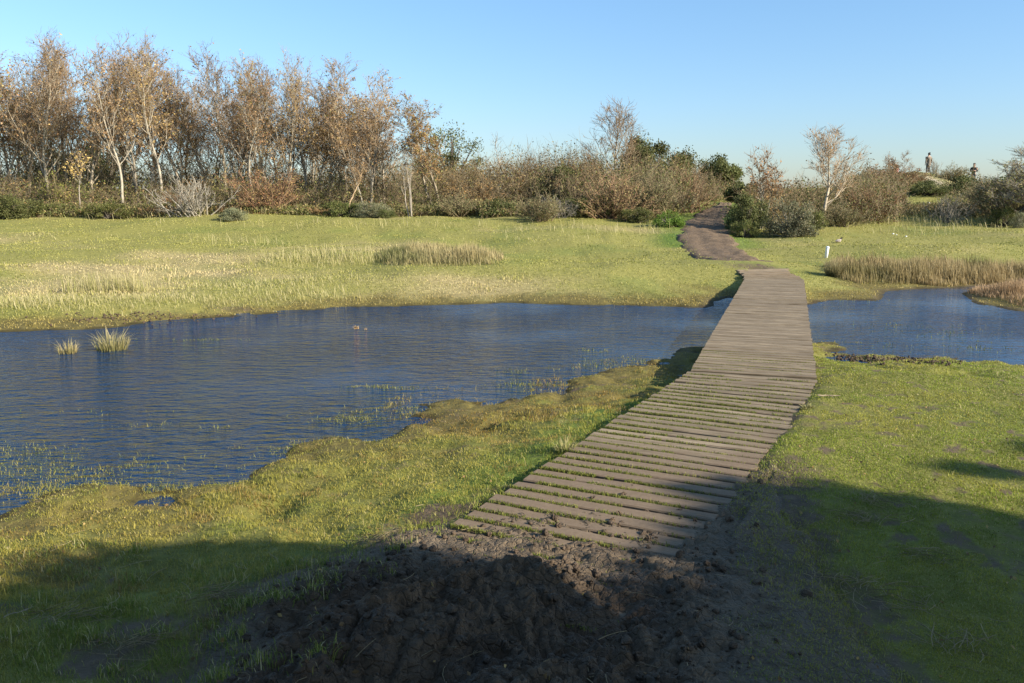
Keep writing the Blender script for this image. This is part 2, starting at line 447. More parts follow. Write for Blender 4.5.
# ------------------------------------------------------------------ water
def water_material():
    m, nt, out = mat_new('pond_water')
    geo = N(nt, 'ShaderNodeNewGeometry'); pos = geo.outputs['Position']
    mp = N(nt, 'ShaderNodeMapping'); mp.inputs['Rotation'].default_value = (0, 0, .35); mp.inputs['Scale'].default_value = (.55, 1.5, 1)
    L(nt, pos, mp.inputs['Vector'])
    a = noise(nt, mp.outputs[0], 7.0, 3, .5)
    b_ = noise(nt, mp.outputs[0], 21, 3, .55)
    mp2 = N(nt, 'ShaderNodeMapping'); mp2.inputs['Rotation'].default_value = (0, 0, -.5); mp2.inputs['Scale'].default_value = (.8, 1.3, 1)
    L(nt, pos, mp2.inputs['Vector'])
    c_ = noise(nt, mp2.outputs[0], 3.6, 2, .5)
    h = vmath(nt, 'ADD', vmath(nt, 'MULTIPLY', a, 1.0), vmath(nt, 'ADD', vmath(nt, 'MULTIPLY', b_, .35), vmath(nt, 'MULTIPLY', c_, .8)))
    # wind: ruffled and calmer patches
    gust = noise(nt, pos, .35, 3, .5)
    amp = ramp(nt, gust, [(.36, (.25, .25, .25)), (.56, (1, 1, 1))])
    # calm lee next to the boardwalk
    sx = N(nt, 'ShaderNodeSeparateXYZ'); L(nt, pos, sx.inputs[0])
    lee = N(nt, 'ShaderNodeMapRange'); L(nt, sx.outputs[0], lee.inputs[0])
    lee.inputs[1].default_value = -.5; lee.inputs[2].default_value = 3.2; lee.inputs[3].default_value = 1; lee.inputs[4].default_value = .4
    amp2 = vmath(nt, 'MULTIPLY', amp, lee.outputs[0])
    b = N(nt, 'ShaderNodeBump'); b.inputs['Distance'].default_value = .17
    L(nt, vmath(nt, 'MULTIPLY', amp2, .8), b.inputs['Strength']); L(nt, h, b.inputs['Height'])
    p = N(nt, 'ShaderNodeBsdfPrincipled'); p.inputs['Roughness'].default_value = .06; p.inputs['IOR'].default_value = 1.45
    p.inputs['Base Color'].default_value = (.005, .024, .066, 1)
    L(nt, b.outputs[0], p.inputs['Normal']); L(nt, p.outputs[0], out.inputs[0])
    return m
wx = np.array([-40., 40.]); wy = np.array([3.6, 30.])
me = mesh_from('pond_water', [(-22, 4.2, WATER), (27, 4.2, WATER), (27, 24, WATER), (-22, 24, WATER)], None, [[0, 1, 2, 3]], [water_material()])
tag(link('pond_water', me), 'dark blue rippled pond passing under the boardwalk', 'water', None, 'structure')

# ------------------------------------------------------------------ mud
def mud_material(name, lo, hi, rough, dlo=None, dhi=None):
    m, nt, out = mat_new(name)
    geo = N(nt, 'ShaderNodeNewGeometry'); pos = geo.outputs['Position']
    f1 = noise(nt, pos, 3, 6, .65); f2 = noise(nt, pos, 45, 6, .7)
    c = ramp(nt, f1, [(.3, lo), (.7, hi)])
    if dlo:                                                   # dried, trodden dirt where the ground was not churned
        a_ = N(nt, 'ShaderNodeAttribute', attribute_name='dry'); c = mixc(nt, a_.outputs['Fac'], c, ramp(nt, f1, [(.3, dlo), (.7, dhi)]))
    c = mixc(nt, .6, c, ramp(nt, f2, [(.3, (.5, .5, .5)), (.7, (1, 1, 1))]), 'MULTIPLY')
    p = N(nt, 'ShaderNodeBsdfPrincipled'); L(nt, c, p.inputs['Base Color'])
    r = ramp(nt, f1, [(.35, (rough - .25,) * 3), (.6, (rough,) * 3)]); L(nt, r, p.inputs['Roughness'])
    p.inputs['Specular IOR Level'].default_value = .3
    b = N(nt, 'ShaderNodeBump'); b.inputs['Strength'].default_value = .9; b.inputs['Distance'].default_value = .02
    f3 = noise(nt, pos, 16, 5, .7)
    vo = N(nt, 'ShaderNodeTexVoronoi', feature='DISTANCE_TO_EDGE'); vo.inputs['Scale'].default_value = 24; L(nt, pos, vo.inputs['Vector'])
    cr = vmath(nt, 'MINIMUM', vmath(nt, 'MULTIPLY', vo.outputs['Distance'], 4.0), .5)
    L(nt, vmath(nt, 'ADD', vmath(nt, 'ADD', f2, vmath(nt, 'MULTIPLY', f3, 1.2)), cr), b.inputs['Height']); L(nt, b.outputs[0], p.inputs['Normal']); L(nt, p.outputs[0], out.inputs[0])
    return m

mx_, my_ = np.meshgrid(np.arange(-2.0, 2.05, .0095), np.arange(2.15, 5.9, .0095))
x, y = mx_.ravel(), my_.ravel()
dm = mud_d(x, y)
cl = sstep(.95, .35, x - .12 * (y - 3) + .2 * fbm(x * 2, y * 2, 70, 3))    # churned heart, flat trodden dirt to the right
cl = cl * sstep(4.1, 3.4, y - .1 * x + .25 * fbm(x * 2.2, y * 2.2, 74, 3))
wxp = x + .05 * fbm(x * 6, y * 6, 71, 2); wyp = y + .05 * fbm(x * 6, y * 6, 72, 2)
f1, f2, idv = worley(wxp * 7.5, wyp * 7.5, 73)
g1, g2, idg = worley(wxp * 17, wyp * 17, 75)
clod = (np.clip(f2 - f1, 0, .45) ** .6) * (.15 + idv) * .062 + (np.clip(g2 - g1, 0, .45) ** .6) * (.2 + idg) * .026
k1, k2, idk = worley(wxp * 36, wyp * 36, 76)
pit = np.abs(fbm(wxp * 5.5, wyp * 5.5, 78, 4, .6)); clod = clod + .03 * (1 - np.clip(pit * 4, 0, 1)) * -1 + .04 * np.maximum(fbm(wxp * 9, wyp * 9, 80, 6, .7), 0)
clod = clod + np.clip(k2 - k1, 0, .4) * idk * .016
big = fbm(x * 2.3, y * 2.3, 77, 5, .6) * .06
ridge = 1 - np.abs(fbm(wxp * 13, wyp * 13, 82, 5, .65)) * 3; big = big + .022 * np.clip(ridge, 0, 1) * vn(wxp * 4, wyp * 4, 84)
# two rut lines with tread marks, running up to the left end of the boards
u = (x + .55) * .83 + (y - 3.35) * .55; v = -(x + .55) * .55 + (y - 3.35) * .83
rut = -np.exp(-((v - .12) / .13) ** 2) * .055 + np.exp(-((v + .12) / .09) ** 2) * .035 - np.exp(-((v + .62) / .14) ** 2) * .05 + np.exp(-((v + .36) / .10) ** 2) * .03
tread = np.exp(-((v - .12) / .12) ** 2) * .012 * np.sign(np.sin(u * 2 * PI / .075 + v * 9)) * sstep(-.1, .3, fbm(x * 2, y * 2, 79, 2) + .2)
fine = fbm(x * 22, y * 22, 81, 3) * .006
zz = height(x, y) + (.006 + .016 * cl) * sstep(.05, -.35, dm) + cl * sstep(.02, -.35, dm) * (clod + big + rut + tread + .03) + fine * (.8 + .2 * cl) + .32 * clod * (1 - cl) * sstep(-.02, -.3, dm) + fbm(x * 5, y * 5, 83, 3) * .010
zz = zz + .016 * sstep(5.0, 4.1, y - .15 * x)
zz = np.where(dm > 0, zz - dm * .25, zz)
# over the slats the mud thins out so the boards come through
a1 = (x - BW_C[0]) * D1[0] + (y - BW_C[1]) * D1[1]; c1 = (x - BW_C[0]) * N1[0] + (y - BW_C[1]) * N1[1]
onb = (c1 > -.05) & (c1 < 1.38) & (a1 > -5.75)
cover = sstep(-2.9, -5.2, a1 + .8 * fbm(x * 2.5, y * 2.5, 85, 4) + .55 * sstep(.35, .9, c1))
cover = np.maximum(cover, sstep(1.05, 1.28, c1 + .25 * fbm(x * 4, y * 4, 86, 3)) * sstep(-1.8, -2.9, a1))
thin = np.where(onb, -.024 + .038 * cover + .034 * fbm(x * 7, y * 7, 87, 5, .6) * sstep(-1.8, -3.5, a1), 0)
zz = np.where(onb, np.minimum(zz, thin + cl * cover * (clod + big + rut + .03) + fine), zz)
zz = np.where(onb & (a1 + 1.1 * fbm(x * 1.9, y * 1.9, 90, 4) < -4.6) & (c1 + .25 * fbm(x * 3, y * 3, 89, 3) < .62), np.maximum(zz, .004 + .5 * cl * np.abs(clod) + fine), zz)
nx2 = mx_.shape[1]
ii = (np.arange(mx_.shape[0] - 1)[:, None] * nx2 + np.arange(nx2 - 1)[None]).ravel()
Q = np.stack([ii, ii + 1, ii + nx2 + 1, ii + nx2], 1)
keep = (dm[Q].min(1) < .35)
me = mesh_from('mud', np.stack([x, y, zz], 1), None, Q[keep], [mud_material('churned_mud', (.058, .035, .018), (.155, .098, .054), .85, (.088, .061, .034), (.20, .148, .094))],
               vec={'dry': np.stack([np.clip(1 - cl * sstep(.05, -.3, dm) + .35 * fbm(x * 3, y * 3, 88, 3), 0, 1)] * 3, 1)})
tag(link('mud', me), 'churned dark mud with clods and ruts before the boardwalk', 'mud', None, 'structure')
def mud_z(px, py):
    i = np.clip(((py - 2.15) / .0095).astype(int), 0, mx_.shape[0] - 1); j = np.clip(((px + 2.0) / .0095).astype(int), 0, nx2 - 1)
    return zz[i * nx2 + j]

# ------------------------------------------------------------------ dirt path beyond the boardwalk
def resample(P, n):
    P = np.array(P); s = np.concatenate([[0], np.cumsum(np.linalg.norm(np.diff(P[:, :2], axis=0), axis=1))])
    t = np.linspace(0, s[-1], n)
    return np.stack([np.interp(t, s, P[:, k]) for k in range(2)], 1)
n_s, n_c = 200, 25
PL, PR = resample(PATH_L, n_s), resample(PATH_R, n_s)
w = np.linspace(-.12, 1.12, n_c)
XY = PL[:, None] * (1 - w)[None, :, None] + PR[:, None] * w[None, :, None]
x, y = XY[..., 0].ravel(), XY[..., 1].ravel()
e = np.tile(np.minimum(w + .12, 1.12 - w), n_s)
s_ = np.repeat(np.linspace(0, 1, n_s), n_c)
z = height(x, y) - .09 + .155 * sstep(0, .22, e + .16 * fbm(x * 1.6, y * 1.6, 91, 4)) - .12 * sstep(.14, .0, s_ + .09 * fbm(x * 1.8, y * 1.8, 95, 4)) + fbm(x * 3, y * 3, 93, 5, .6) * .045 - .022 * np.exp(-((np.tile(w, n_s) - .35) / .07) ** 2) - .022 * np.exp(-((np.tile(w, n_s) - .7) / .07) ** 2)
ii = (np.arange(n_s - 1)[:, None] * n_c + np.arange(n_c - 1)[None]).ravel()
me = mesh_from('path', np.stack([x, y, z], 1), None, np.stack([ii, ii + 1, ii + n_c + 1, ii + n_c], 1), [mud_material('path_dirt', (.115, .076, .042), (.23, .158, .098), .95)])
tag(link('path', me), 'brown trodden dirt path climbing away between the bushes', 'path', None, 'structure')

# ------------------------------------------------------------------ boardwalk
def wood_material():
    m, nt, out = mat_new('weathered_boards')
    a = N(nt, 'ShaderNodeAttribute', attribute_name='pl'); v = a.outputs['Vector']
    b = N(nt, 'ShaderNodeAttribute', attribute_name='pm'); s = N(nt, 'ShaderNodeSeparateXYZ'); L(nt, b.outputs['Vector'], s.inputs[0])
    tone, moss, dirt = s.outputs
    mp = N(nt, 'ShaderNodeMapping'); mp.inputs['Scale'].default_value = (1.6, 26, 26); L(nt, v, mp.inputs['Vector'])
    g = noise(nt, mp.outputs[0], 2.2, 6, .65)
    g2 = noise(nt, v, 5, 5, .6); g3 = noise(nt, v, 38, 4, .65)
    c = ramp(nt, g, [(.3, (.135, .098, .060)), (.5, (.232, .178, .116)), (.72, (.36, .29, .205))])
    c = mixc(nt, .55, c, ramp(nt, g2, [(.3, (.55, .52, .5)), (.7, (1, 1, 1))]), 'MULTIPLY')
    c = mixc(nt, 1.0, c, ramp(nt, tone, [(0, (.78, .77, .75)), (.9, (1.0, 1.0, .98)), (1, (1.18, 1.18, 1.18))]), 'MULTIPLY')
    mk = vmath(nt, 'GREATER_THAN', vmath(nt, 'ADD', moss, vmath(nt, 'MULTIPLY', g3, .55)), .82)
    c = mixc(nt, vmath(nt, 'MULTIPLY', mk, .7), c, (.085, .105, .022))
    dk = N(nt, 'ShaderNodeMapRange'); L(nt, vmath(nt, 'ADD', dirt, vmath(nt, 'MULTIPLY', vmath(nt, 'SUBTRACT', g2, .5), 1.2)), dk.inputs[0])
    dk.inputs[1].default_value = .35; dk.inputs[2].default_value = .75
    c = mixc(nt, vmath(nt, 'MULTIPLY', dk.outputs[0], .85), c, mixc(nt, g3, (.10, .068, .042), (.23, .165, .11)))
    p = N(nt, 'ShaderNodeBsdfPrincipled'); p.inputs['Roughness'].default_value = .8; p.inputs['Specular IOR Level'].default_value = .25
    L(nt, c, p.inputs['Base Color'])
    bp = N(nt, 'ShaderNodeBump'); bp.inputs['Strength'].default_value = .55; bp.inputs['Distance'].default_value = .006
    L(nt, vmath(nt, 'ADD', g, vmath(nt, 'MULTIPLY', g3, .4)), bp.inputs['Height']); L(nt, bp.outputs[0], p.inputs['Normal'])
    L(nt, p.outputs[0], out.inputs[0]); return m
M_WOOD = wood_material()

class Boards:
    def __init__(s): s.V = []; s.Q = []; s.A = []; s.B = []; s.n = 0; s.k = 0
    def plank(s, p0, p1, width, th, ztop, rng, moss=0., dirt=None, sag=.006):
        """one board from p0 to p1 (xy of its centre line)"""
        p0 = np.array(p0, float); p1 = np.array(p1, float); ln = np.linalg.norm(p1 - p0); d = (p1 - p0) / ln; nrm = np.array([-d[1], d[0]])
        k = 9; s.k += 1
        tone = rng.random(); off = s.k * 3.17
        prof = [(-.5, -th), (-.5, -.007), (-.43, 0), (.43, 0), (.5, -.007), (.5, -th)]
        t = np.linspace(0, 1, k); roll = rng.normal(0, .02); tz = rng.normal(0, .0035, 2); wob = rng.normal(0, .0012, k)
        V = []; A = []; B = []
        for i in range(k):
            zc = ztop + tz[0] * (1 - t[i]) + tz[1] * t[i] + wob[i]
            for (pv, pz) in prof:
                q = p0 + d * ln * t[i] + nrm * pv * width * (1 + wob[i] * 4)
                V.append((q[0], q[1], zc + pz + roll * pv * width))
                A.append((t[i] * ln, pv * width + off, pz + off * .3)); B.append((tone, moss, dirt(q[0], q[1]) if dirt else 0))
        m = len(prof); b = s.n
        for i in range(k - 1):
            for j in range(m):
                s.Q.append((b + i * m + j, b + i * m + (j + 1) % m, b + (i + 1) * m + (j + 1) % m, b + (i + 1) * m + j))
        for e, i in ((0, 0), (1, k - 1)):
            r = [b + i * m + j for j in range(m)]
            if e == 0: r = r[::-1]
            s.Q.append((r[0], r[1], r[4], r[5])); s.Q.append((r[1], r[2], r[3], r[4]))
        s.V += V; s.A += A; s.B += B; s.n += len(V)
    def build(s, name, parent):
        return link(name, mesh_from(name, s.V, None, s.Q, [M_WOOD], smooth=False, vec={'pl': s.A, 'pm': s.B}), parent)

rng = np.random.default_rng(5)
bw = bpy.data.objects.new('boardwalk', None); COL.objects.link(bw)
tag(bw, 'long weathered grey plank boardwalk crossing the pond and bending at mid length', 'boardwalk')
def near_dirt(px, py):
    a = (px - BW_C[0]) * D1[0] + (py - BW_C[1]) * D1[1]; c = (px - BW_C[0]) * N1[0] + (py - BW_C[1]) * N1[1]
    return float(np.clip(.8 * sstep(-1.7, -3.9, a) + .35 * sstep(.9, 1.2, c) * sstep(-1, -2.5, a) + .12, 0, 1))
sl = Boards(); GAPS = []
s = 0.05
i = 0
while s < 5.7:
    ang = 0
    k = max(0, 1 - s / .95)                                   # the last boards fan round the bend
    nn = N1 * (1 - k) + N2 * k; nn /= np.linalg.norm(nn)
    base = BW_C - D1 * (s + .06)
    ext = 1.24 + rng.normal(0, .015) + (.10 if 1.0 < s < 2.2 else 0)
    st = rng.normal(0, .006)
    wdt = .102 + rng.normal(0, .004)
    sl.plank(base + nn * st, base + nn * (ext + st), wdt, .032, -.004 - .03 * max(0, s - 4.4), rng, moss=.28 if s < 3.8 else .15, dirt=near_dirt)
    GAPS.append((base - D1 * .069, nn, s))
    s += .138 + rng.normal(0, .003)
sl.build('slatted_deck', bw)
fl = Boards()
s = .02
while s < BW_LEN2:
    op = s < 1.15                                            # the slatted spacing goes on a little past the bend
    wd = (.098 if op else .088) + rng.normal(0, .002)
    base = BW_C + D2 * (s + wd / 2); st = rng.normal(0, .003)
    fl.plank(base + N2 * st, base + N2 * (1.2 + st + rng.normal(0, .003)), wd, .032, .0, rng, moss=.14 * rng.random() + .14 * op, dirt=lambda a, b: .12 + .1 * op)
    if op: GAPS.append((base + D2 * (wd / 2 + .016), N2, -s))
    s += wd + (.034 if op else .007) + abs(rng.normal(0, .0015))
fl.build('plank_deck', bw)
D3 = np.array([-.02, .9998]); N3 = np.array([.9998, .02]); ed = Boards()
base0 = BW_E + D2 * .03
s = 0.0
while s < 1.5:
    k = min(1, s / .8); dd = D2 * (1 - k) + np.array([-.15, .98]) * k; dd /= np.linalg.norm(dd); nn = np.array([dd[1], -dd[0]])
    b0 = base0 + (D2 * .6 + np.array([-.15, .98]) * .4) * s
    ed.plank(b0 + nn * rng.normal(0, .02), b0 + nn * (1.2 + rng.normal(0, .03)), .122, .032, -.012 + .05 * s, rng, moss=.22, dirt=lambda a, b: .42)
    s += .133
ed.build('ramp_deck', bw)
for (p, d, n_, l0, l1, offs) in ((BW_C, -D1, N1, .05, 4.95, (.16, 1.06)), (BW_C, D2, N2, .02, BW_LEN2, (.07, 1.13))):
    for o_ in offs:
        bb = Boards(); a_ = p + n_ * o_
        bb.plank(a_ + d * l0, a_ + d * l1, .07, .13 if d[1] > 0 else .05, -.038, rng, dirt=lambda a, b: .2)
        bb.build('beam', bw)
for s in (1.6, 3.7, 5.8, 7.9, 9.6):
    for o_ in (.10, 1.10):
        q = BW_C + D2 * s + N2 * o_
        A_ = Acc(); A_.tube([(q[0], q[1], -1.0), (q[0], q[1], -.5), (q[0], q[1], -.172)], [.06, .058, .055], 10, 0, C3(.1, .08, .06))
        link('post', A_.mesh('post', [bark_material('post_wood', (.05, .04, .03), (.12, .095, .07))]), bw)

# moss and weeds growing up between the slats
rng = np.random.default_rng(9)
P = []; hh = []
for (b, nn, s) in GAPS:
    if s > 5.3: continue
    dens = np.clip(vn(np.array([s * 1.7 + 40]), np.array([.5]), 4)[0] * 1.5 - .1, .25, 1)
    n = int(1200 * dens)
    t = rng.beta(1.1, 1.4 if s < 2.2 else 1.9, n) * 1.2
    kk = fbm(t * 3.5 + s * 9, np.full(n, s * 3.3), 12, 3) > -.15 - .3 * (t < .5)
    t = t[kk]; n = len(t)
    q = b[None] + nn[None] * t[:, None] + D1[None] * rng.normal(0, .012, n)[:, None]
    P.append(np.column_stack([q, np.full(n, -.010)])); hh.append(rng.uniform(.010, .026, n) * (.7 if s < 0 else 1))
P = np.concatenate(P); h = np.concatenate(hh); n = len(P)
col = mixn(C3(.10, .135, .02), C3(.26, .24, .06), rng.random(n) ** 1.5)
grass_object('weeds', P, h, rng.uniform(.003, .006, n), rng.uniform(.2, .8, n), col, rng, 'green moss and weeds sprouting in the gaps between the slats', 'weeds')

# ------------------------------------------------------------------ grasses
def soil_top(x, y):
    z = height(x, y)
    m = (x > -1.95) & (x < 2.0) & (y > 2.2) & (y < 5.85)
    m &= mud_d(x, y) < .33
    return np.where(m, np.maximum(z, mud_z(x, y)), z)

def scatter(n, d0, d1, b0, b1, rng, power=1.0):
    D = d0 * (d1 / d0) ** (rng.random(n) ** power)
    b = rng.uniform(b0, b1, n)
    return b * D, D

def clump_points(cx, cy, sx, sy, n, rng):
    return cx + rng.normal(0, sx, n), cy + rng.normal(0, sy, n)
# near left bank
rng = np.random.default_rng(11)
x, y = scatter(420000, 2.3, 12, -1.15, .42, rng)
d = land_d(x, y); md = mud_d(x, y); bl = (x - BW_C[0]) * N1[0] + (y - BW_C[1]) * N1[1]; bl2 = (x - BW_C[0]) * N2[0] + (y - BW_C[1]) * N2[1]
thin_ = fbm(x * 1.3, y * 1.3, 101, 4)
hh_ = height(x, y)
ok = (hh_ > WATER - .13) & (d > -.55) & ~bw_inside(x, y, .01) & ((bl < 0) | (y > 8.4)) & ((bl2 < 0) | (y < 8.4)) & (md > -.10 + rng.random(len(x)) ** 1.5 * .5 - .75 * (thin_ > .22))
ok &= rng.random(len(x)) < np.where(hh_ < WATER + .01, .75 * sstep(-.05, .4, fbm(x * 2.5, y * 2.5, 103, 4)), 1)
ok &= rng.random(len(x)) < 1 - .85 * sstep(.12, .45, fbm(x * 2.4, y * 2.4, 115, 5, .6)) * sstep(5.2, 4.2, y)
ok &= rng.random(len(x)) < 1 - .8 * sstep(.25, .45, fbm(x * 6.5, y * 6.5, 111, 3))
ok &= rng.random(len(x)) < 1 - .85 * sstep(-.02, .3, fbm(x * 2.0, y * 2.0, 116, 5, .6)) * sstep(4.3, 3.7, y)
x, y, d, md, bl = x[ok], y[ok], d[ok], md[ok], bl[ok]; n = len(x)
edge = sstep(-.45, -.05, bl) * (y < 8)
brown = sstep(1.15, .3, d + fbm(x * 1.4, y * 1.4, 61, 3) * .9) * (.25 + .75 * sstep(-1.9, -.9, x)) * (.35 + .65 * sstep(-.2, .3, fbm(x * 2.6, y * 2.6, 106, 4)))
wild = sstep(.05, .6, fbm(x * 1.1, y * 1.1, 107, 3))
h = (.012 + .024 * rng.random(n) + .035 * edge * rng.random(n) + .018 * wild) * (1 - .3 * brown)
h = h * (.55 + .45 * sstep(.0, .7, d)); h = np.where(height(x, y) < WATER + .005, rng.uniform(.025, .06, n), h); lng = rng.random(n) < .02; h = np.where(lng, h * 2.0, h)
c = mixn(C3(.20, .19, .03), C3(.40, .34, .065), rng.random(n))
c = mixn(c, C3(.13, .20, .022), np.clip(edge * .85 + .8 * sstep(.05, .45, fbm(x * 1.3, y * 1.3, 109, 4)), 0, 1) * rng.random(n) ** .5)
c = mixn(c, C3(.22, .135, .04), .8 * sstep(.12, .4, fbm(x * 3.1, y * 3.1, 110, 4)) * (rng.random(n) < .7))
c = mixn(c, mixn(C3(.22, .12, .025), C3(.34, .22, .04), rng.random(n)), brown * .95 * (rng.random(n) < .85))
c = mixn(c, C3(.42, .34, .16), (rng.random(n) < .08) * .8)
D = np.hypot(x, y)
grass_object('bank_grass', np.column_stack([x, y, np.maximum(soil_top(x, y), WATER - .012) - .004]), h, np.maximum(.0023, D * .00065) * rng.uniform(.7, 1.3, n), 1 - .85 * rng.random(n) ** 1.8, c, rng,
             'short yellow green grass on the near bank left of the boardwalk', tipcol=mixn(c, C3(.42, .33, .12), rng.random(n) * .4))

rng = np.random.default_rng(17)
PX = []; HH = []; LL = []
for k in range(150):
    q = at(rng.uniform(-40, 330), rng.uniform(545, 700)) if k < 110 else at(rng.uniform(560, 640) - (k - 110) * 9, rng.uniform(452, 470) + (k - 110) * 4.6 * .9)
    n = rng.integers(20, 70); a, b = clump_points(q[0], q[1], .035, .03, n, rng); ok_ = ~bw_inside(a, b, .0)
    PX.append(np.column_stack([a, b])[ok_]); HH.append((rng.uniform(.03, .085) * rng.uniform(.4, 1.1, n))[ok_]); LL.append(np.full(ok_.sum(), rng.uniform(.3, .8)))
P = np.concatenate(PX); h = np.concatenate(HH); n = len(P)
c = mixn(C3(.11, .17, .025), C3(.30, .29, .06), rng.random(n)); c = mixn(c, C3(.5, .42, .22), rng.random(n) < .15)
grass_object('tussock_grass', np.column_stack([P, soil_top(P[:, 0], P[:, 1]) - .003]), h, rng.uniform(.002, .0045, n), np.clip(np.concatenate(LL) + rng.normal(0, .2, n), .05, .97), c, rng, 'loose tussocks of longer green grass on the near bank and beside the slats')

# right lawn
rng = np.random.default_rng(12)
x, y = scatter(520000, 2.3, 12, .12, 1.1, rng)
d = land_d(x, y); md = mud_d(x, y); bl = (x - BW_C[0]) * N1[0] + (y - BW_C[1]) * N1[1]; bl2 = (x - BW_C[0]) * N2[0] + (y - BW_C[1]) * N2[1]
right = np.where(y < 7.9, bl > 1.2 + .10 * fbm(x * 4, y * 4, 1, 3) - .06 * sstep(6.4, 5.4, y), bl2 > 1.19)
ok = right & (d > .0) & (md > -.42 + rng.random(len(x)) ** 1.3 * .95 + .25 * fbm(x * 2, y * 2, 113, 3))
ok &= rng.random(len(x)) < 1 - .88 * sstep(.12, .42, fbm(x * 2.4, y * 2.4, 115, 5, .6))
ok &= rng.random(len(x)) < .35 + .65 * sstep(.0, .3, d)
ok &= rng.random(len(x)) < 1 - .9 * sstep(.22, .42, fbm(x * 6.5, y * 6.5, 112, 4) + .25 * fbm(x * 1.1, y * 1.1, 114, 3))
x, y, d, md = x[ok], y[ok], d[ok], md[ok]; n = len(x)
patch = fbm(x * .8, y * .8, 117, 4)
h = .007 + .016 * rng.random(n) + .012 * sstep(0, .6, patch)
lng = rng.random(n) < .02; h = np.where(lng, h * 2.2, h)
c = mixn(C3(.125, .20, .012), C3(.29, .335, .028), rng.random(n))
c = mixn(c, C3(.37, .325, .05), sstep(-.1, .5, fbm(x * 1.4, y * 1.4, 119, 4)) * .75)
c = mixn(c, C3(.10, .13, .02), sstep(.05, .5, fbm(x * 3.1, y * 3.1, 118, 4)) * .6)
c = mixn(c, C3(.48, .40, .21), (rng.random(n) < .14) * .8)
c = mixn(c, C3(.16, .11, .05), (rng.random(n) < .10) * .8)
c = mixn(c, C3(.40, .33, .10), sstep(.7, .1, d) * .6)
D = np.hypot(x, y)
grass_object('lawn_grass', np.column_stack([x, y, soil_top(x, y) - .003]), h, np.maximum(.0022, D * .00065) * rng.uniform(.7, 1.3, n), 1 - .75 * rng.random(n) ** 1.8, c, rng,
             'short cropped green turf on the lawn right of the boardwalk', tipcol=mixn(c, C3(.40, .36, .08), rng.random(n) * .35))

# far meadow
rng = np.random.default_rng(13)
x, y = scatter(330000, 12.5, 85, -.75, .75, rng, 1.0)
d = land_d(x, y); pdd = path_d(x, y)
ok = (d > .02) & ~bw_inside(x, y, .0) & (pdd > -.45 + .75 * rng.random(len(x)) ** .6) & ~((y < 13.5) & (x > 0) & (x < 9))
st = straw_zone(x, y)
low = fbm(x * .35, y * .5, 121, 4)
ok &= rng.random(len(x)) < .55 + .45 * sstep(-.2, .4, low) 
x, y, d, st, low, pdd = x[ok], y[ok], d[ok], st[ok], low[ok], pdd[ok]; n = len(x)
D = np.hypot(x, y)
tuss = sstep(.1, .55, fbm(x * 1.3, y * 1.3, 123, 3))
h = (.014 + .034 * rng.random(n)) * (1 + 1.6 * tuss * st + .5 * tuss + .8 * sstep(36, 42, y))
c = mixn(C3(.25, .255, .05), C3(.37, .335, .10), rng.random(n))
c = mixn(c, C3(.17, .19, .035), sstep(.0, .6, fbm(x * .4, y * .6, 125, 4)) * .75)
c = mixn(c, mixn(C3(.45, .36, .17), C3(.58, .48, .26), rng.random(n)), (rng.random(n) < .07 + .88 * st) * (.3 + .65 * st))
c = mixn(c, C3(.32, .22, .07), sstep(1.3, .3, d + fbm(x, y, 61, 3) * .5) * .65)
c = mixn(c, C3(.15, .15, .05), sstep(48, 58, y) * .7)
c = mixn(c, C3(.16, .24, .03), sstep(1.6, .2, pdd) * (y > 27) * .8)
grass_object('meadow_grass', np.column_stack([x, y, height(x, y) - .005 + .06 * (pdd < 0)]), h, np.maximum(.006, D * .0009) * rng.uniform(.7, 1.3, n), 1 - .8 * rng.random(n) ** (1.6 - st), c, rng,
             'yellow green meadow grass with dry patches beyond the pond', tipcol=mixn(c, C3(.5, .41, .19), rng.random(n) * .25))

# tall dry grass
rng = np.random.default_rng(14)
PX = []; HH = []
for (px_, py_, sx, sy, n, hgt) in ((97, 292, .55, .22, 500, .5), (125, 292, .28, .15, 380, .6), (85, 291, .2, .15, 170, .6), (20, 305, .9, .3, 1300, .22), (60, 300, .9, .3, 1100, .2), (180, 298, 1.2, .35, 1400, .15), (260, 285, 1.3, .5, 1500, .2),
                                 (300, 262, 1.2, .5, 700, .35), (250, 243, 1.0, .5, 700, .4), (345, 258, 1.0, .5, 700, .45), (215, 245, .5, .2, 60, .7), (150, 300, .9, .3, 500, .2), (300, 295, .6, .3, 500, .3), (455, 262, .6, .3, 500, .3),
                                 (530, 240, 1.5, .6, 500, .3), (930, 232, 1.2, 1.2, 900, .5), (945, 222, 1.5, 1.5, 1200, .6), (890, 222, 2.0, 1.0, 900, .4), (777, 233, .35, .3, 500, .6), (915, 215, 2, 2, 1000, .6), (985, 222, 2, 1.5, 800, .5), (820, 232, 1.5, .8, 500, .35),
                                 (600, 232, 2.5, .6, 900, .45), (655, 228, .8, .5, 350, .4), (220, 215, 2.5, .7, 900, .5), (120, 218, 3, .7, 900, .45), (330, 224, 3, .6, 900, .4), (450, 226, 3, .6, 900, .4), (20, 240, 2, .8, 500, .35)):
    q = at(px_, py_); a, b = clump_points(q[0], q[1], sx, sy, n, rng)
    PX.append(np.column_stack([a, b])); n_ = int(n * (.22 if py_ < 250 else .8)); PX[-1] = PX[-1][:n_]; HH.append(hgt * rng.uniform(.25, 1.0, n_))
P = np.concatenate(PX); h = np.concatenate(HH); ok = (land_d(P[:, 0], P[:, 1]) > .05) & (path_d(P[:, 0], P[:, 1]) > .2); P = P[ok]; h = h[ok]; n = len(P)
D = np.hypot(P[:, 0], P[:, 1])
c = mixn(C3(.30, .26, .09), C3(.62, .52, .31), rng.random(n)); c = mixn(c, C3(.2, .22, .05), (rng.random(n) < .18) * .8)
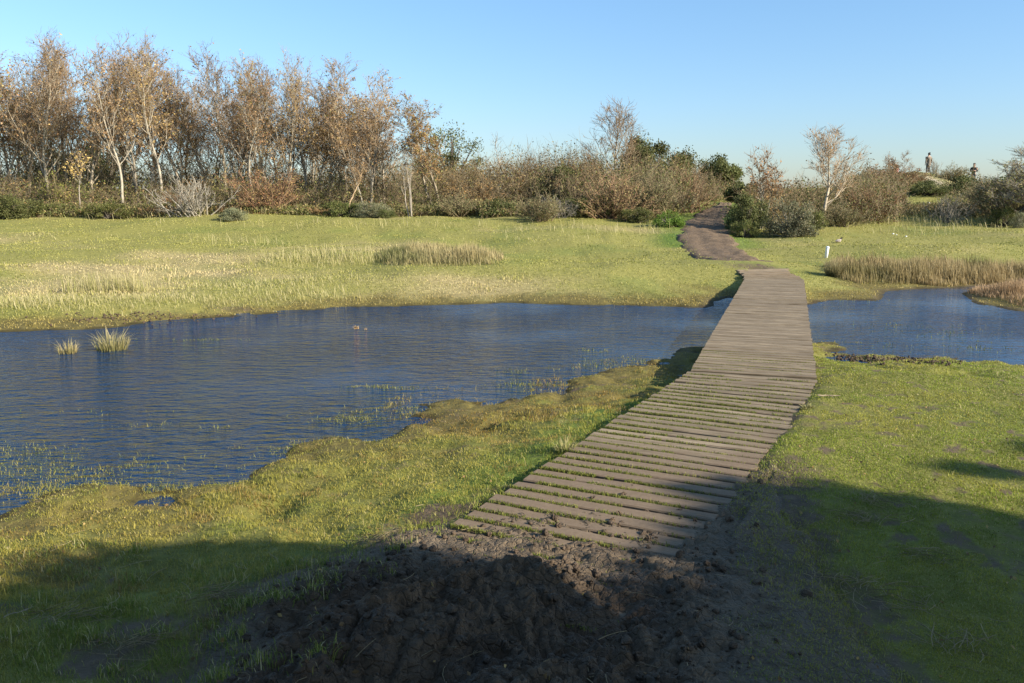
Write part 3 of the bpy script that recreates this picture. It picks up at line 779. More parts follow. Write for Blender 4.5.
grass_object('tall_dry_grass', np.column_stack([P, height(P[:, 0], P[:, 1]) - .01]), h, np.maximum(.005, D * .00042) * rng.uniform(.6, 1.4, n), np.clip(np.where(h > .3, rng.normal(.4, .22, n), rng.normal(.7, .25, n)), .03, .97), mixn(c, C3(.26, .25, .06), .45), rng,
             'tall bleached grass stalks standing in clumps on the far meadow', tipcol=c, az=rng.normal(2.6, .9, n))

# rush beds
def rush_bed(name, label, poly_px, n, h0, h1, ca, cb, tipc, seed, wd=.0007, kind='stuff', dens_seed=3):
    rng = np.random.default_rng(seed)
    W = [at(*q)[:2] for q in poly_px]
    xs = [p[0] for p in W]; ys = [p[1] for p in W]
    x = rng.uniform(min(xs), max(xs), n * 3); y = rng.uniform(min(ys), max(ys), n * 3)
    sd = sdf(W, x, y) + fbm(x * 1.5, y * 1.5, dens_seed, 3) * .25
    ok = (sd < 0) & (rng.random(len(x)) < .25 + .75 * sstep(-.4, .3, fbm(x * 2.2, y * 2.2, seed, 3)))
    x, y, sd = x[ok][:n], y[ok][:n], sd[ok][:n]; n = len(x); D = np.hypot(x, y)
    h = (h0 * .5 + (h1 * 1.15 - h0 * .5) * rng.beta(2, 1.6, n)) * (.45 + .55 * sstep(.05, -.5, sd)) * (.85 + .6 * fbm(x * 1.3, y * 1.3, seed + 5, 3))
    t = np.clip(fbm(x * 1.2, y * 1.2, seed + 2, 3) * 1.1 + (.5 if seed != 31 else .15 + .75 * sstep(-3.6, -1.2, x)), 0, 1)
    c = mixn(ca, cb, t); c = mixn(c, c * .6, rng.random(n) * .6)
    return grass_object(name, np.column_stack([x, y, np.maximum(height(x, y), WATER) - .02]), h, np.maximum(.005, D * wd) * rng.uniform(.7, 1.2, n), np.clip(rng.normal(.2, .13, n), .02, .7), c, rng, label, 'rushes', tipcol=mixn(c, tipc, rng.uniform(.2, 1, n) * (.35 + .65 * t)), az=rng.normal(2.4, 1.2, n))
rush_bed('rushes', 'dark green and straw coloured rush bed in the middle of the far meadow', [(376, 266), (430, 268), (497, 264), (504, 257), (470, 250), (400, 251), (375, 257)], 6000, .2, .42, C3(.10, .115, .03), C3(.32, .26, .11), C3(.50, .40, .21), 31)
rush_bed('rushes', 'brown rush belt lining the far shore of the right hand water', [(822, 276), (860, 283), (940, 287), (1015, 285), (1090, 283), (1090, 270), (1000, 268), (900, 268), (826, 266)], 13000, .25, .52, C3(.17, .15, .05), C3(.30, .22, .10), C3(.48, .37, .19), 32)
rush_bed('rushes', 'rusty reeds on the spit in the right hand water', [(972, 293), (1000, 301), (1040, 313), (1120, 312), (1120, 286), (1010, 287), (985, 289)], 8000, .12, .3, C3(.24, .15, .07), C3(.40, .27, .15), C3(.55, .38, .22), 33)

# emergent grass in the shallows
rng = np.random.default_rng(15)
PX = []
for (px_, py_, sx, sy, n) in ((60, 470, .45, .25, 900), (130, 487, .4, .12, 800), (40, 495, .35, .12, 700), (160, 490, .16, .05, 120), (165, 425, .25, .05, 70), (345, 420, .22, .1, 350), (375, 388, .25, .05, 260), (540, 385, .3, .1, 300), (215, 428, .15, .03, 60), (230, 472, .12, .06, 200),
                              (310, 452, .25, .12, 450), (440, 408, .3, .12, 400), (120, 413, .3, .05, 80), (15, 450, .3, .1, 200), (520, 372, .2, .1, 100), (620, 362, .3, .2, 200), (905, 325, .5, .25, 110), (870, 345, .4, .2, 90), (960, 335, .5, .3, 110), (980, 348, .35, .15, 120), (840, 300, .4, .2, 100), (190, 340, .4, .04, 120), (590, 350, .15, .1, 60)):
    q = at(px_, py_); a, b = clump_points(q[0], q[1], sx, sy, int(n * 1.7), rng); PX.append(np.column_stack([a, b]))
P = np.concatenate(PX); ok = (fbm(P[:, 0] * 4, P[:, 1] * 4, 131, 3) > -.12) & ~bw_inside(P[:, 0], P[:, 1], .05); P = P[ok]; n = len(P)
D = np.hypot(P[:, 0], P[:, 1])
c = mixn(C3(.12, .16, .03), C3(.32, .27, .07), rng.random(n))
grass_object('water_grass', np.column_stack([P, np.full(n, WATER - .01)]), rng.uniform(.012, .05, n) + .03 * (rng.random(n) < .1), np.maximum(.003, D * .0006), rng.uniform(.4, .99, n), c, rng,
             'sparse green grass blades poking out of the shallow water', 'grass')

# straw litter lying about in the foreground
rng = np.random.default_rng(16)
n = 420
x, y = scatter(n, 2.5, 7.5, -.65, .7, rng)
ok = (land_d(x, y) > .15) & (~bw_inside(x, y) | (rng.random(n) < .25)); x, y = x[ok], y[ok]; n = len(x)
inm = (x > -2.2) & (x < 2) & (y < 5.8) & (mud_d(x, y) < .2)
z = np.where(inm, mud_z(x, y), height(x, y)) + .012
az = rng.uniform(0, 2 * PI, n); ln = .02 + .14 * rng.random(n) ** 2; bend = rng.normal(0, .5, n); tilt = rng.normal(.05, .1, n)
for (px_, py_, m_) in ((865, 522, 60), (880, 505, 45), (845, 590, 50), (900, 612, 30), (955, 650, 40), (60, 620, 40), (215, 600, 45), (130, 650, 40), (380, 545, 50), (930, 560, 25)):
    q_ = at(px_, py_); a_, b_ = clump_points(q_[0], q_[1], .09, .05, m_, rng); n += m_
    x = np.append(x, a_); y = np.append(y, b_); z = np.append(z, soil_top(a_, b_) + rng.uniform(.012, .03, m_)); a0 = rng.uniform(0, 3.1)
    az = np.append(az, a0 + rng.normal(0, .6, m_)); ln = np.append(ln, rng.uniform(.05, .16, m_)); bend = np.append(bend, rng.normal(0, .6, m_)); tilt = np.append(tilt, rng.normal(.02, .08, m_))
A_ = Acc()
for k in range(n):
    t = np.linspace(0, 1, 4); a = az[k] + bend[k] * t
    p = np.column_stack([x[k] + np.cos(a) * ln[k] * t, y[k] + np.sin(a) * ln[k] * t, np.full(4, z[k] + .004) + tilt[k] * ln[k] * t])
    A_.tube(p, np.full(4, rng.uniform(.0007, .0018)), 3, 0, mixn(C3(.14, .10, .05), C3(.42, .33, .19), [rng.random()])[0])
tag(link('straw', A_.mesh('straw', [M_GRASS])), 'loose dry stalks and straw scattered over the foreground turf and mud', 'straw', None, 'stuff')

rng = np.random.default_rng(19); n = 520
x, y = scatter(n, 2.5, 11, -.7, .75, rng); ok = (land_d(x, y) > .1) & ((~bw_inside(x, y)) | (rng.random(n) < .15)); x, y = x[ok], y[ok]; n = len(x)
A_ = Acc(); lc = np.array([(.20, .12, .05), (.32, .2, .07), (.14, .09, .05), (.4, .27, .1)])
A_.leaves(np.column_stack([x, y, np.maximum(soil_top(x, y), np.where(bw_inside(x, y), .003, -1)) + .014]), rng.uniform(.012, .03, n), rng, lc[rng.integers(0, 4, n)] * rng.uniform(.7, 1.2, (n, 1)), 0, up=.1)
tag(link('fallen_leaves', A_.mesh('fallen_leaves', [M_GRASS], False)), 'small brown fallen leaves sprinkled over the foreground turf', 'fallen leaves', None, 'stuff')

# crumbs of soil on the shore and round the mud
rng = np.random.default_rng(18)
A_ = Acc()
import bmesh
_b = bmesh.new(); bmesh.ops.create_icosphere(_b, subdivisions=2, radius=1.0); _b.verts.ensure_lookup_table()
ico = np.array([v.co[:] for v in _b.verts]); icf = [tuple(v.index for v in f.verts) for f in _b.faces]; _b.free()
cr = []
for k in range(2600):
    x = rng.uniform(-1.7, 1.6); y = rng.uniform(2.4, 5.2)
    if rng.random() > .25 + .75 * (x < .6 + .1 * y): continue
    cr.append((x, y, .004 + .020 * rng.random() ** 4, 'm'))
for k in range(240):
    t = rng.random(); q = at(835 + 120 * t + rng.normal(0, 6), 357.5 + 5 * t + rng.normal(0, 1.6)); cr.append((q[0], q[1], rng.uniform(.006, .018), 'g'))
for k in range(130):
    q = at(rng.normal(150, 45), rng.normal(318, 3)); cr.append((q[0], q[1], rng.uniform(.008, .024), 'g'))
for (x, y, r, kd) in cr:
    if kd == 'm':
        if mud_d(np.array([x]), np.array([y]))[0] > -.05: continue
        z = mud_z(np.array([x]), np.array([y]))[0]
    else: z = max(hz(x, y), WATER)
    V = ico * r * (1 + .5 * fbm(ico[:, 0] * 1.7 + x * 50, ico[:, 1] * 1.7 + ico[:, 2] * 1.3 + y * 50, 7, 3))[:, None] * rng.uniform(.65, 1.2, (1, 3)); a = rng.uniform(0, 6.28); V = V @ np.array([[math.cos(a), math.sin(a), 0], [-math.sin(a), math.cos(a), 0], [0, 0, 1]])
    A_.add(V + np.array([x, y, z + r * .3]), C3(.09, .065, .045), icf)
tag(link('soil_crumbs', A_.mesh('soil_crumbs', [mud_material('crumb_soil', (.065, .043, .026), (.15, .105, .068), .95)], False)), 'loose dark crumbs of soil on the mud and the pond edges', 'soil', None, 'stuff')

# two rush tufts standing in the pond and a dark one on the right shore
def tuft(name, label, px_, py_, rad, hgt, n, seed, ca, cb, group=None):
    rng = np.random.default_rng(seed); q = at(px_, py_)
    r = rad * np.sqrt(rng.random(n)) * .45; a = rng.uniform(0, 2 * PI, n)
    x = q[0] + r * np.cos(a); y = q[1] + r * np.sin(a) * .8
    c = mixn(ca, cb, rng.random(n))
    h = hgt * rng.uniform(.3, 1.15, n)
    o = grass_object(name, np.column_stack([x - q[0], y - q[1], np.full(n, -.03)]), h, rng.uniform(.006, .011, n), np.clip(r / rad * 1.7 + rng.normal(0, .28, n), .02, .95), c * .8, rng, label, 'rush tuft', tipcol=mixn(c, C3(.58, .46, .26), rng.uniform(.3, 1, n)), az=a + rng.normal(0, .5, n), kind=None)
    o.location = q; 
    if group: o['group'] = group
    return o
tuft('rush_tuft', 'larger round rush tuft standing in the pond near the left shore', 112, 350, .40, .36, 260, 41, C3(.15, .18, .04), C3(.40, .34, .13), 'rush tufts in the pond')
tuft('rush_tuft', 'smaller rush tuft in the pond just left of the larger one', 68, 353, .26, .22, 150, 42, C3(.15, .16, .04), C3(.42, .33, .14), 'rush tufts in the pond')
tuft('rush_tuft', 'dark green rush clump at the boardwalk end of the brown rush belt', 834, 276, .38, .5, 500, 43, C3(.06, .075, .02), C3(.16, .15, .045))
tuft('grass_tuft', 'bright green grass tuft against the left edge of the boardwalk', 566, 452, .12, .13, 260, 44, C3(.14, .21, .03), C3(.30, .32, .06))
tuft('grass_tuft', 'tall pale straw tuft beside the path mouth right of the boardwalk end', 777, 234, .55, .62, 420, 45, C3(.26, .24, .08), C3(.5, .43, .2))
tuft('grass_tuft', 'small green tuft hanging over the right edge of the boardwalk', 808, 408, .12, .07, 220, 46, C3(.11, .16, .03), C3(.22, .24, .05))

# ------------------------------------------------------------------ woody plants
BARK_PALE = bark_material('pale_bark', (.15, .125, .09), (.36, .315, .24))
BARK_BROWN = bark_material('brown_bark', (.17, .135, .09), (.40, .335, .24))
BARK_DARK = bark_material('dark_bark', (.05, .042, .035), (.13, .11, .09))
BARK_DEAD = bark_material('dead_bark', (.20, .165, .125), (.40, .345, .275))
LEAFM = leaf_material('tree_leaves', .3, .35)
TWIG = bark_material('twig_bark', (.165, .112, .066), (.33, .235, .145))
SCRUB_TWIG = bark_material('scrub_twig_bark', (.125, .096, .054), (.26, .195, .115))
TWIG_GREY = bark_material('grey_twig_bark', (.13, .115, .09), (.27, .24, .19))
TWIG_RED = bark_material('red_twig_bark', (.14, .085, .05), (.27, .17, .10))

def unit(v): return v / (np.linalg.norm(v) + 1e-9)
def perp_dir(d, ang, az):
    ref = np.array([0, 0, 1.]) if abs(d[2]) < .95 else np.array([1., 0, 0])
    a = unit(np.cross(d, ref)); b = np.cross(d, a)
    return unit(d * math.cos(ang) + (a * math.cos(az) + b * math.sin(az)) * math.sin(ang))

def limb(rng, p, d, ln, k, wob, up):
    pts = [np.array(p, float)]; d = np.array(d, float)
    for i in range(k):
        d = unit(d + rng.normal(0, wob, 3) + np.array([0, 0, up]))
        pts.append(pts[-1] + d * ln / k)
    return np.array(pts)

def along(P, t):
    f = t * (len(P) - 1); i = min(int(f), len(P) - 2); u = f - i
    return P[i] * (1 - u) + P[i + 1] * u, unit(P[i + 1] - P[i])

def perp_batch(d, ang, rng):
    n = len(d); r = rng.normal(size=(n, 3)); r -= d * (r * d).sum(1)[:, None]; r /= np.linalg.norm(r, axis=1)[:, None] + 1e-9
    v = d * np.cos(ang)[:, None] + r * np.sin(ang)[:, None]
    return v / np.linalg.norm(v, axis=1)[:, None]

def twig_batch(acc, P, d, ln, k, wob, up, r0, r1, rng, mat=0, C=None):
    """many thin three-sided twigs at once; returns their polylines"""
    n = len(P); L_ = [P]; dd = d.copy(); ln = np.asarray(ln) * np.ones(n)
    for i in range(k):
        dd = dd + rng.normal(0, wob, (n, 3)); dd[:, 2] += up; dd /= np.linalg.norm(dd, axis=1)[:, None]
        L_.append(L_[-1] + dd * (ln / k)[:, None])
    PL = np.stack(L_, 1)
    D = np.gradient(PL, axis=1); D /= np.linalg.norm(D, axis=2)[..., None] + 1e-9
    ref = np.where(np.abs(D[:, :1, 0:1]) < .8, np.array([1., 0, 0]), np.array([0, 1., 0]))
    A = np.cross(D, ref); A /= np.linalg.norm(A, axis=2)[..., None] + 1e-9; B = np.cross(D, A)
    rr_ = np.linspace(1, r1 / r0, k + 1)[None, :] * (np.asarray(r0) * np.ones(n))[:, None]
    th = np.arange(3) / 3 * 2 * PI
    V = PL[:, :, None] + rr_[:, :, None, None] * (A[:, :, None] * np.cos(th)[None, None, :, None] + B[:, :, None] * np.sin(th)[None, None, :, None])
    i = np.arange(n)[:, None, None] * (k + 1) * 3 + np.arange(k)[None, :, None] * 3; j = np.arange(3)[None, None]; j2 = (j + 1) % 3
    Q = np.stack([i + j, i + j2, i + 3 + j2, i + 3 + j], -1).reshape(-1, 4)
    acc.add(V.reshape(-1, 3), C, None, Q, mat)
    return PL

def along_batch(PL, t):
    k = PL.shape[1] - 1; f = t * k; i = np.minimum(f.astype(int), k - 1); u = (f - i)[:, None]; a = np.arange(len(PL))
    p, q = PL[a, i], PL[a, i + 1]; d = q - p
    return p * (1 - u) + q * u, d / (np.linalg.norm(d, axis=1)[:, None] + 1e-9)

def make_tree(seed, H=9., stems=1, r0=.09, n1=15, first=.28, ang1=.62, len1=.36, leafn=2600, leafsize=.075, leafcols=None, bark=BARK_BROWN, twig=TWIG,
              lean=0.0, up1=.13, n2=7, n3=5, wob=.07, twig_r=.008, clusters=False):
    rng = np.random.default_rng(seed); rr = random.Random(seed)
    T = Acc(); K = Acc(); secs = []
    for s in range(stems):
        az0 = rng.uniform(0, 6.28)
        sp = 0 if stems == 1 else .28
        d = unit(np.array([math.cos(az0) * (sp + .03) + lean, math.sin(az0) * (sp + .03), 1]))
        h = H * (1 if s == 0 else rng.uniform(.7, .95))
        base = np.array([math.cos(az0) * .12, math.sin(az0) * .12, -.1]) if stems > 1 else np.array([0, 0, -.1])
        tr = limb(rng, base, d, h, 14, wob, .05)
        R = r0 * (1 - np.linspace(0, 1, 15) * .93) ** 1.0; R[0] *= 1.35
        T.tube(tr, R, 8, 0)
        na = n1 if stems == 1 else max(6, int(n1 / stems * 1.35))
        for i in range(na):
            t = first + (1 - first) * ((i + rng.random() * .8) / na) ** .9
            t = min(t, .97)
            p, dd = along(tr, t)
            az = i * 2.4 + rng.normal(0, .5)
            ln = h * len1 * (1.08 - t * .75) * rng.uniform(.75, 1.15)
            b = limb(rng, p, perp_dir(dd, ang1 * rng.uniform(.75, 1.25), az), ln, 7, .09, up1)
            rb = r0 * (1 - t * .93) * .5
            T.tube(b, np.linspace(max(rb, .014), .009, 8), 5, 0)
            m2 = max(3, int(n2 * (ln / (h * len1)) * 1.3 + .5))
            for j in range(m2):
                t2 = .22 + .78 * (j + rng.random() * .8) / m2; t2 = min(t2, .98)
                p2, d2 = along(b, t2)
                l2 = ln * .45 * (1.1 - t2 * .55) * rng.uniform(.7, 1.2)
                c = limb(rng, p2, perp_dir(d2, rng.uniform(.4, .85), rng.uniform(0, 6.28)), l2, 4, .12, .10)
                T.tube(c, np.linspace(.011, .006, 5), 3, 0)
                secs.append(c)
    PL = np.repeat(np.array(secs), n3, 0); n = len(PL)
    p3, d3 = along_batch(PL, np.minimum(.2 + .8 * (np.tile(np.arange(n3), n // n3) + rng.random(n) * .8) / n3, .99))
    E = twig_batch(K, p3, perp_batch(d3, rng.uniform(.35, .8, n), rng), rng.uniform(.35, .75, n) * (H / 9.) ** .5, 3, .14, .10, twig_r, twig_r * .5, rng)
    E2 = np.repeat(E, 2, 0); n = len(E2)
    p4, d4 = along_batch(E2, rng.uniform(.3, .95, n))
    F_ = twig_batch(K, p4, perp_batch(d4, rng.uniform(.4, .8, n), rng), rng.uniform(.18, .4, n), 3, .12, .10, twig_r * .75, twig_r * .4, rng)
    tips = np.concatenate([E, F_])
    if leafn:
        idx = rng.integers(0, len(tips), leafn)
        P = along_batch(tips[idx], rng.random(leafn) * .98)[0] + rng.normal(0, .03, (leafn, 3))
        # leaves hold on longest in the lower and inner crown
        keep = rng.random(leafn) < np.clip(1.25 - (P[:, 2] / H) ** 2 * .8, .25, 1)
        P = P[keep]; n = len(P)
        cc = np.array(leafcols); c = cc[rng.integers(0, len(cc), n)] * rng.uniform(.7, 1.25, (n, 1))
        K.leaves(P, leafsize * rng.uniform(.7, 1.35, n), rng, c * 1.15, 1, up=-.4)
    return T.mesh('trunk', [bark]), K.mesh('crown', [twig, LEAFM])

OCHRE = [(.32, .195, .08), (.40, .265, .105), (.26, .15, .07), (.27, .195, .08), (.34, .215, .11)]
RUST = [(.29, .145, .055), (.26, .155, .065), (.33, .20, .08), (.22, .135, .06)]
OLIVE = [(.26, .23, .07), (.32, .25, .09), (.22, .20, .06), (.38, .28, .12)]
YELLOW = [(.50, .34, .11), (.55, .36, .14), (.44, .30, .10)]

TREE_KINDS = {
    'tall': make_tree(101, 9.2, 1, .10, 22, .16, .58, .46, 1700, .11, OCHRE, BARK_BROWN, n2=8, n3=4, up1=.16),
    'broad': make_tree(102, 8.8, 2, .085, 22, .22, .62, .45, 1900, .11, OLIVE + OCHRE[:2], BARK_BROWN, lean=.04, n2=8, n3=4, up1=.16),
    'ochre': make_tree(103, 8.6, 1, .09, 23, .14, .62, .45, 2500, .115, OCHRE + OLIVE[:1], BARK_BROWN, n2=8, n3=4, up1=.16),
    'pale': make_tree(104, 8.6, 1, .085, 18, .30, .6, .45, 1500, .11, OCHRE, BARK_PALE, lean=-.06, n2=8, n3=4, up1=.16),
    'multi': make_tree(105, 8.4, 3, .075, 25, .22, .55, .42, 2000, .11, OCHRE, BARK_PALE, n2=8, n3=4, up1=.15),
    'rust': make_tree(106, 8.0, 2, .085, 22, .2, .66, .45, 2900, .115, RUST + OCHRE[:3], BARK_BROWN, n2=8, n3=4, up1=.15),
    'bare': make_tree(107, 8.8, 1, .085, 22, .18, .54, .44, 1100, .11, OCHRE, BARK_BROWN, lean=.05, n2=8, n3=5, up1=.16),
}
EXTRA = {
    'young': make_tree(111, 3.2, 1, .05, 7, .5, .7, .42, 420, .11, YELLOW, BARK_DEAD, n2=4, n3=3),
    'tripod': make_tree(112, 4.6, 3, .06, 8, .45, .75, .26, 120, .09, OCHRE, BARK_DEAD, n2=3, n3=2, twig=TWIG_GREY),
    'rusttree': make_tree(113, 7.0, 2, .085, 20, .22, .7, .42, 5200, .095, RUST + OLIVE[:1], BARK_BROWN),
    'lone': make_tree(144, 5.2, 1, .08, 17, .25, .66, .50, 300, .08, OCHRE, BARK_BROWN, twig=TWIG, n2=7, n3=5, up1=.13, wob=.04),
    'forked': make_tree(145, 4.4, 1, .085, 17, .20, .82, .62, 520, .09, RUST + OCHRE[:2], BARK_BROWN, n2=8, n3=5, up1=.10, twig_r=.008, wob=.10, lean=.08),
    'sapling': make_tree(116, 3.0, 3, .035, 10, .3, .6, .40, 520, .10, RUST, BARK_PALE, n2=4, n3=3),
    'snag': make_tree(117, 3.6, 2, .075, 6, .45, .6, .2, 0, .1, None, BARK_DEAD, n2=2, n3=2, twig=TWIG_GREY),
    'low': make_tree(118, 4.6, 2, .14, 22, .15, 1.0, .62, 2400, .085, OLIVE, BARK_DARK, n2=8, n3=6, up1=.03, twig=TWIG_GREY, twig_r=.010),
    'crooked': make_tree(119, 4.2, 1, .09, 8, .5, .8, .34, 300, .1, OCHRE, bark_material('orange_bark', (.30, .20, .11), (.52, .38, .23)), n2=4, n3=3, wob=.22, lean=-.15),
}
KINDH = {'tall': 9.2, 'broad': 8.8, 'ochre': 8.6, 'pale': 8.6, 'multi': 8.4, 'rust': 8.0, 'bare': 8.8, 'young': 3.2, 'tripod': 4.6, 'rusttree': 7.0, 'lone': 5.2, 'forked': 4.4, 'sapling': 3.0, 'snag': 3.6, 'low': 4.6, 'crooked': 4.2}
def mesh_top(k):
    T, K = (TREE_KINDS.get(k) or EXTRA[k])
    z = np.empty(len(K.vertices) * 3, np.float32); K.vertices.foreach_get('co', z)
    return float(np.percentile(z[2::3], 99.7))
KTOP = {k: mesh_top(k) for k in KINDH}
PROTO = {}
def put_tree(kind, loc, height_m, label, group=None, rot=0., wide=1., name='bare_tree', cat='tree'):
    T, K = (TREE_KINDS.get(kind) or EXTRA[kind])
    if kind not in PROTO:
        o = bpy.data.objects.new(name, None); COL.objects.link(o)
        link('trunk', T, o); link('crown', K, o); PROTO[kind] = o
    else:
        o = copy_thing(PROTO[kind]); o.name = name
        for k_ in ('group',):
            if k_ in o: del o[k_]
    s = height_m / KTOP[kind]
    o.location = loc; o.rotation_euler = (0, 0, rot); o.scale = (s * wide, s * wide, s)
    return tag(o, label, cat, group)

def top_height(px, D, ytop, zbase):
    """metres of height for something whose top reaches picture row ytop at distance D"""
    a = PITCH - math.atan((ytop - 341.5) / -FPX) * -1
    ang = math.atan((341.5 - ytop) / FPX) - PITCH
    return CAM_Z + D * math.tan(ang) - zbase

rng = np.random.default_rng(21); rr = random.Random(21)
GROVE = 'tall half bare trees of the grove across the pond'
front = [  # column, distance, row of the top, kind, label
    (6, 43, 46, 'broad', 'two-stemmed half bare tree cut by the left edge of the photo'),
    (34, 44, 44, 'tall', 'tall brown half bare tree second from the left edge of the grove'),
    (58, 43, 34, 'bare', 'tallest bare tree at the left of the grove leaning right, above the yellow green broom'),
    (96, 44, 44, 'tall', 'tall brown tree between the tallest leaning tree and the white-trunked one'),
    (127, 41, 44, 'pale', 'white-trunked tree standing forward of the grove in the left third'),
    (148, 43.5, 40, 'multi', 'slender several-stemmed tree just right of the white-trunked tree'),
    (167, 42, 36, 'pale', 'pale straight trunk with rounded high crown, next right of the slender clump'),
    (186, 44, 50, 'ochre', 'ochre-leaved tree left of the gap of sky in the grove'),
    (213, 45, 66, 'tall', 'dark-trunked lower tree standing in the gap of sky of the grove'),
    (234, 43.5, 48, 'bare', 'tall bare tree just right of the gap of sky in the grove'),
    (257, 41, 62, 'pale', 'thin pale leaning trunk behind the grey leafless shrub'),
    (272, 44, 60, 'ochre', 'ochre-flecked tree directly behind the red-twigged shrub, left stem'),
    (291, 43, 56, 'tall', 'straight brown tree rising right above the red-twigged shrub'),
    (314, 44, 62, 'multi', 'many-stemmed ochre tree just right of the red-twigged shrub'),
    (334, 43.5, 62, 'ochre', 'ochre tree left of the crooked orange trunk'),
    (352, 44, 68, 'rust', 'russet tree behind the crooked orange trunk'),
    (369, 41.5, 80, 'multi', 'pale multi-stemmed tree with forks at its foot, right of the crooked orange trunk'),
    (388, 43, 96, 'rust', 'last sloping russet tree at the right shoulder of the tall grove'),
]
for (px_, D, yt, kd, lab) in front:
    x, y, z = on(px_, D); h = top_height(px_, D, yt, z)
    put_tree(kd, (x, y, z), h, lab, GROVE, rr.uniform(0, 6.28), rr.uniform(1.15, 1.4))
for k in range(17):
    px_ = -8 + k * 24.5 + rr.uniform(-6, 6); D = rr.uniform(46.5, 54); x, y, z = on(px_, D)
    yt = np.interp(px_, [0, 60, 160, 210, 240, 330, 370, 400], [56, 48, 50, 74, 64, 76, 92, 118]) + rr.uniform(-5, 12)
    put_tree(rr.choice(['tall', 'bare', 'ochre', 'multi', 'rust']), (x, y, z), top_height(px_, D, yt, z), 'half bare brown tree in the hidden back row of the grove', 'back row of the grove', rr.uniform(0, 6.28), rr.uniform(1.05, 1.3))
for k in range(7):
    px_ = 22 + k * 54 + rr.uniform(-5, 5); D = rr.uniform(44.5, 46); x, y, z = on(px_, D)
    yt = np.interp(px_, [0, 60, 160, 210, 240, 330, 370, 400], [50, 42, 44, 70, 56, 66, 82, 108]) + rr.uniform(-3, 8)
    put_tree(rr.choice(['tall', 'bare', 'multi', 'bare', 'rust']), (x, y, z), top_height(px_, D, yt, z), 'half bare tree of the grove standing just behind the front trunks', 'middle row of the grove', rr.uniform(0, 6.28), rr.uniform(1.1, 1.35))
def tree_px(kind, px_, D, yt, label, wide=1., name='bare_tree', rot=None, group=None, sink=0.):
    x, y, z = on(px_, D); z -= sink
    return put_tree(kind, (x, y, z), top_height(px_, D, yt, z), label, group, rr.uniform(0, 6.28) if rot is None else rot, wide, name)
tree_px('young', 84, 39.5, 148, 'small young tree with a white stem and yellow leaves at the grove edge', 1.0, 'young_tree')
tree_px('crooked', 350, 39.5, 160, 'crooked orange-barked trunk at the foot of the grove', 1.0, 'crooked_tree')
tree_px('tripod', 412, 37.5, 148, 'three pale nearly leafless stems rising from one root in front of the russet tree', .9, 'dead_tree')
tree_px('rusttree', 438, 42, 97, 'broad russet-leaved tree standing alone right of the tall grove', 1.3, 'russet_tree', 3.4)
tree_px('snag', 516, 45, 132, 'bleached dead snag standing in the brown scrub', 1.0, 'dead_tree')
tree_px('lone', 614, 44, 97, 'lone bare tree with fanned twigs above the scrub left of the path', 1.3, 'bare_tree', 1.0)
tree_px('sapling', 757, 34, 144, 'red-leaved sapling with bare stems right of the path', 1.1, 'sapling')
tree_px('forked', 819, 35.5, 123, 'forked bare spreading tree in the scrub right of the path', 1.2, 'bare_tree', 2.2)
tree_px('low', 1002, 36, 146, 'low dark spreading tree with crooked limbs at the right edge', 2.1, 'spreading_tree', .6)
tree_px('sapling', 890, 62, 150, 'small ochre-leaved tree on the dune top left of the walker in the long coat', 1.2, 'sapling')

# ---- shrubs
def make_shrub(seed, W=2., H=1.6, stems=34, sub=6, leafn=2500, leafsize=.05, cols=OLIVE, twig=TWIG, up=.05, tr=.007, round_=.6, leaf_shell=False):
    rng = np.random.default_rng(seed); K = Acc(); F = Acc(); tips = []
    for i in range(stems):
        az = rng.uniform(0, 6.28); el = math.asin(min(.98, max(.12, rng.beta(1.6, 1.2))))
        d = np.array([math.cos(az) * math.cos(el), math.sin(az) * math.cos(el), math.sin(el)])
        reach = 1 / math.sqrt((math.cos(el) / (W / 2)) ** 2 + (math.sin(el) / H) ** 2) * rng.uniform(.7, 1.08)
        b0 = np.array([rng.normal(0, W * .09), rng.normal(0, W * .09), -.05])
        p = limb(rng, b0, unit(d + np.array([0, 0, .35])), reach, 6, .10, -.02 + up)
        K.tube(p, np.linspace(tr * 2.4, tr, 7), 4, 0)
        for j in range(sub):
            q, dd = along(p, rng.uniform(.25, .99)); e = limb(rng, q, perp_dir(dd, rng.uniform(.4, .9), rng.uniform(0, 6.28)), reach * rng.uniform(.18, .42), 4, .14, up)
            K.tube(e, np.linspace(tr, tr * .6, 5), 3, 0); tips.append(e)
    E = np.array(tips); E3 = np.repeat(E, 3, 0); n = len(E3)
    q2, d2 = along_batch(E3, rng.uniform(.2, .98, n))
    F_ = twig_batch(K, q2, perp_batch(d2, rng.uniform(.4, .9, n), rng), W * .5 * rng.uniform(.08, .2, n), 4, .14, up, tr * .7, tr * .4, rng)
    tips = np.concatenate([E, F_])
    if leafn:
        idx = rng.integers(0, len(tips), leafn); u = rng.random(leafn) * .98
        P = along_batch(tips[idx], u)[0] + rng.normal(0, .02, (leafn, 3))
        n = len(P); cc = np.array(cols); c = cc[rng.integers(0, len(cc), n)] * rng.uniform(.65, 1.25, (n, 1))
        F.leaves(P, leafsize * rng.uniform(.6, 1.25, n), rng, c, 0, up=.1)
        fm = F.mesh('foliage', [LEAFM], False)
    else: fm = None
    return K.mesh('stems', [twig]), fm

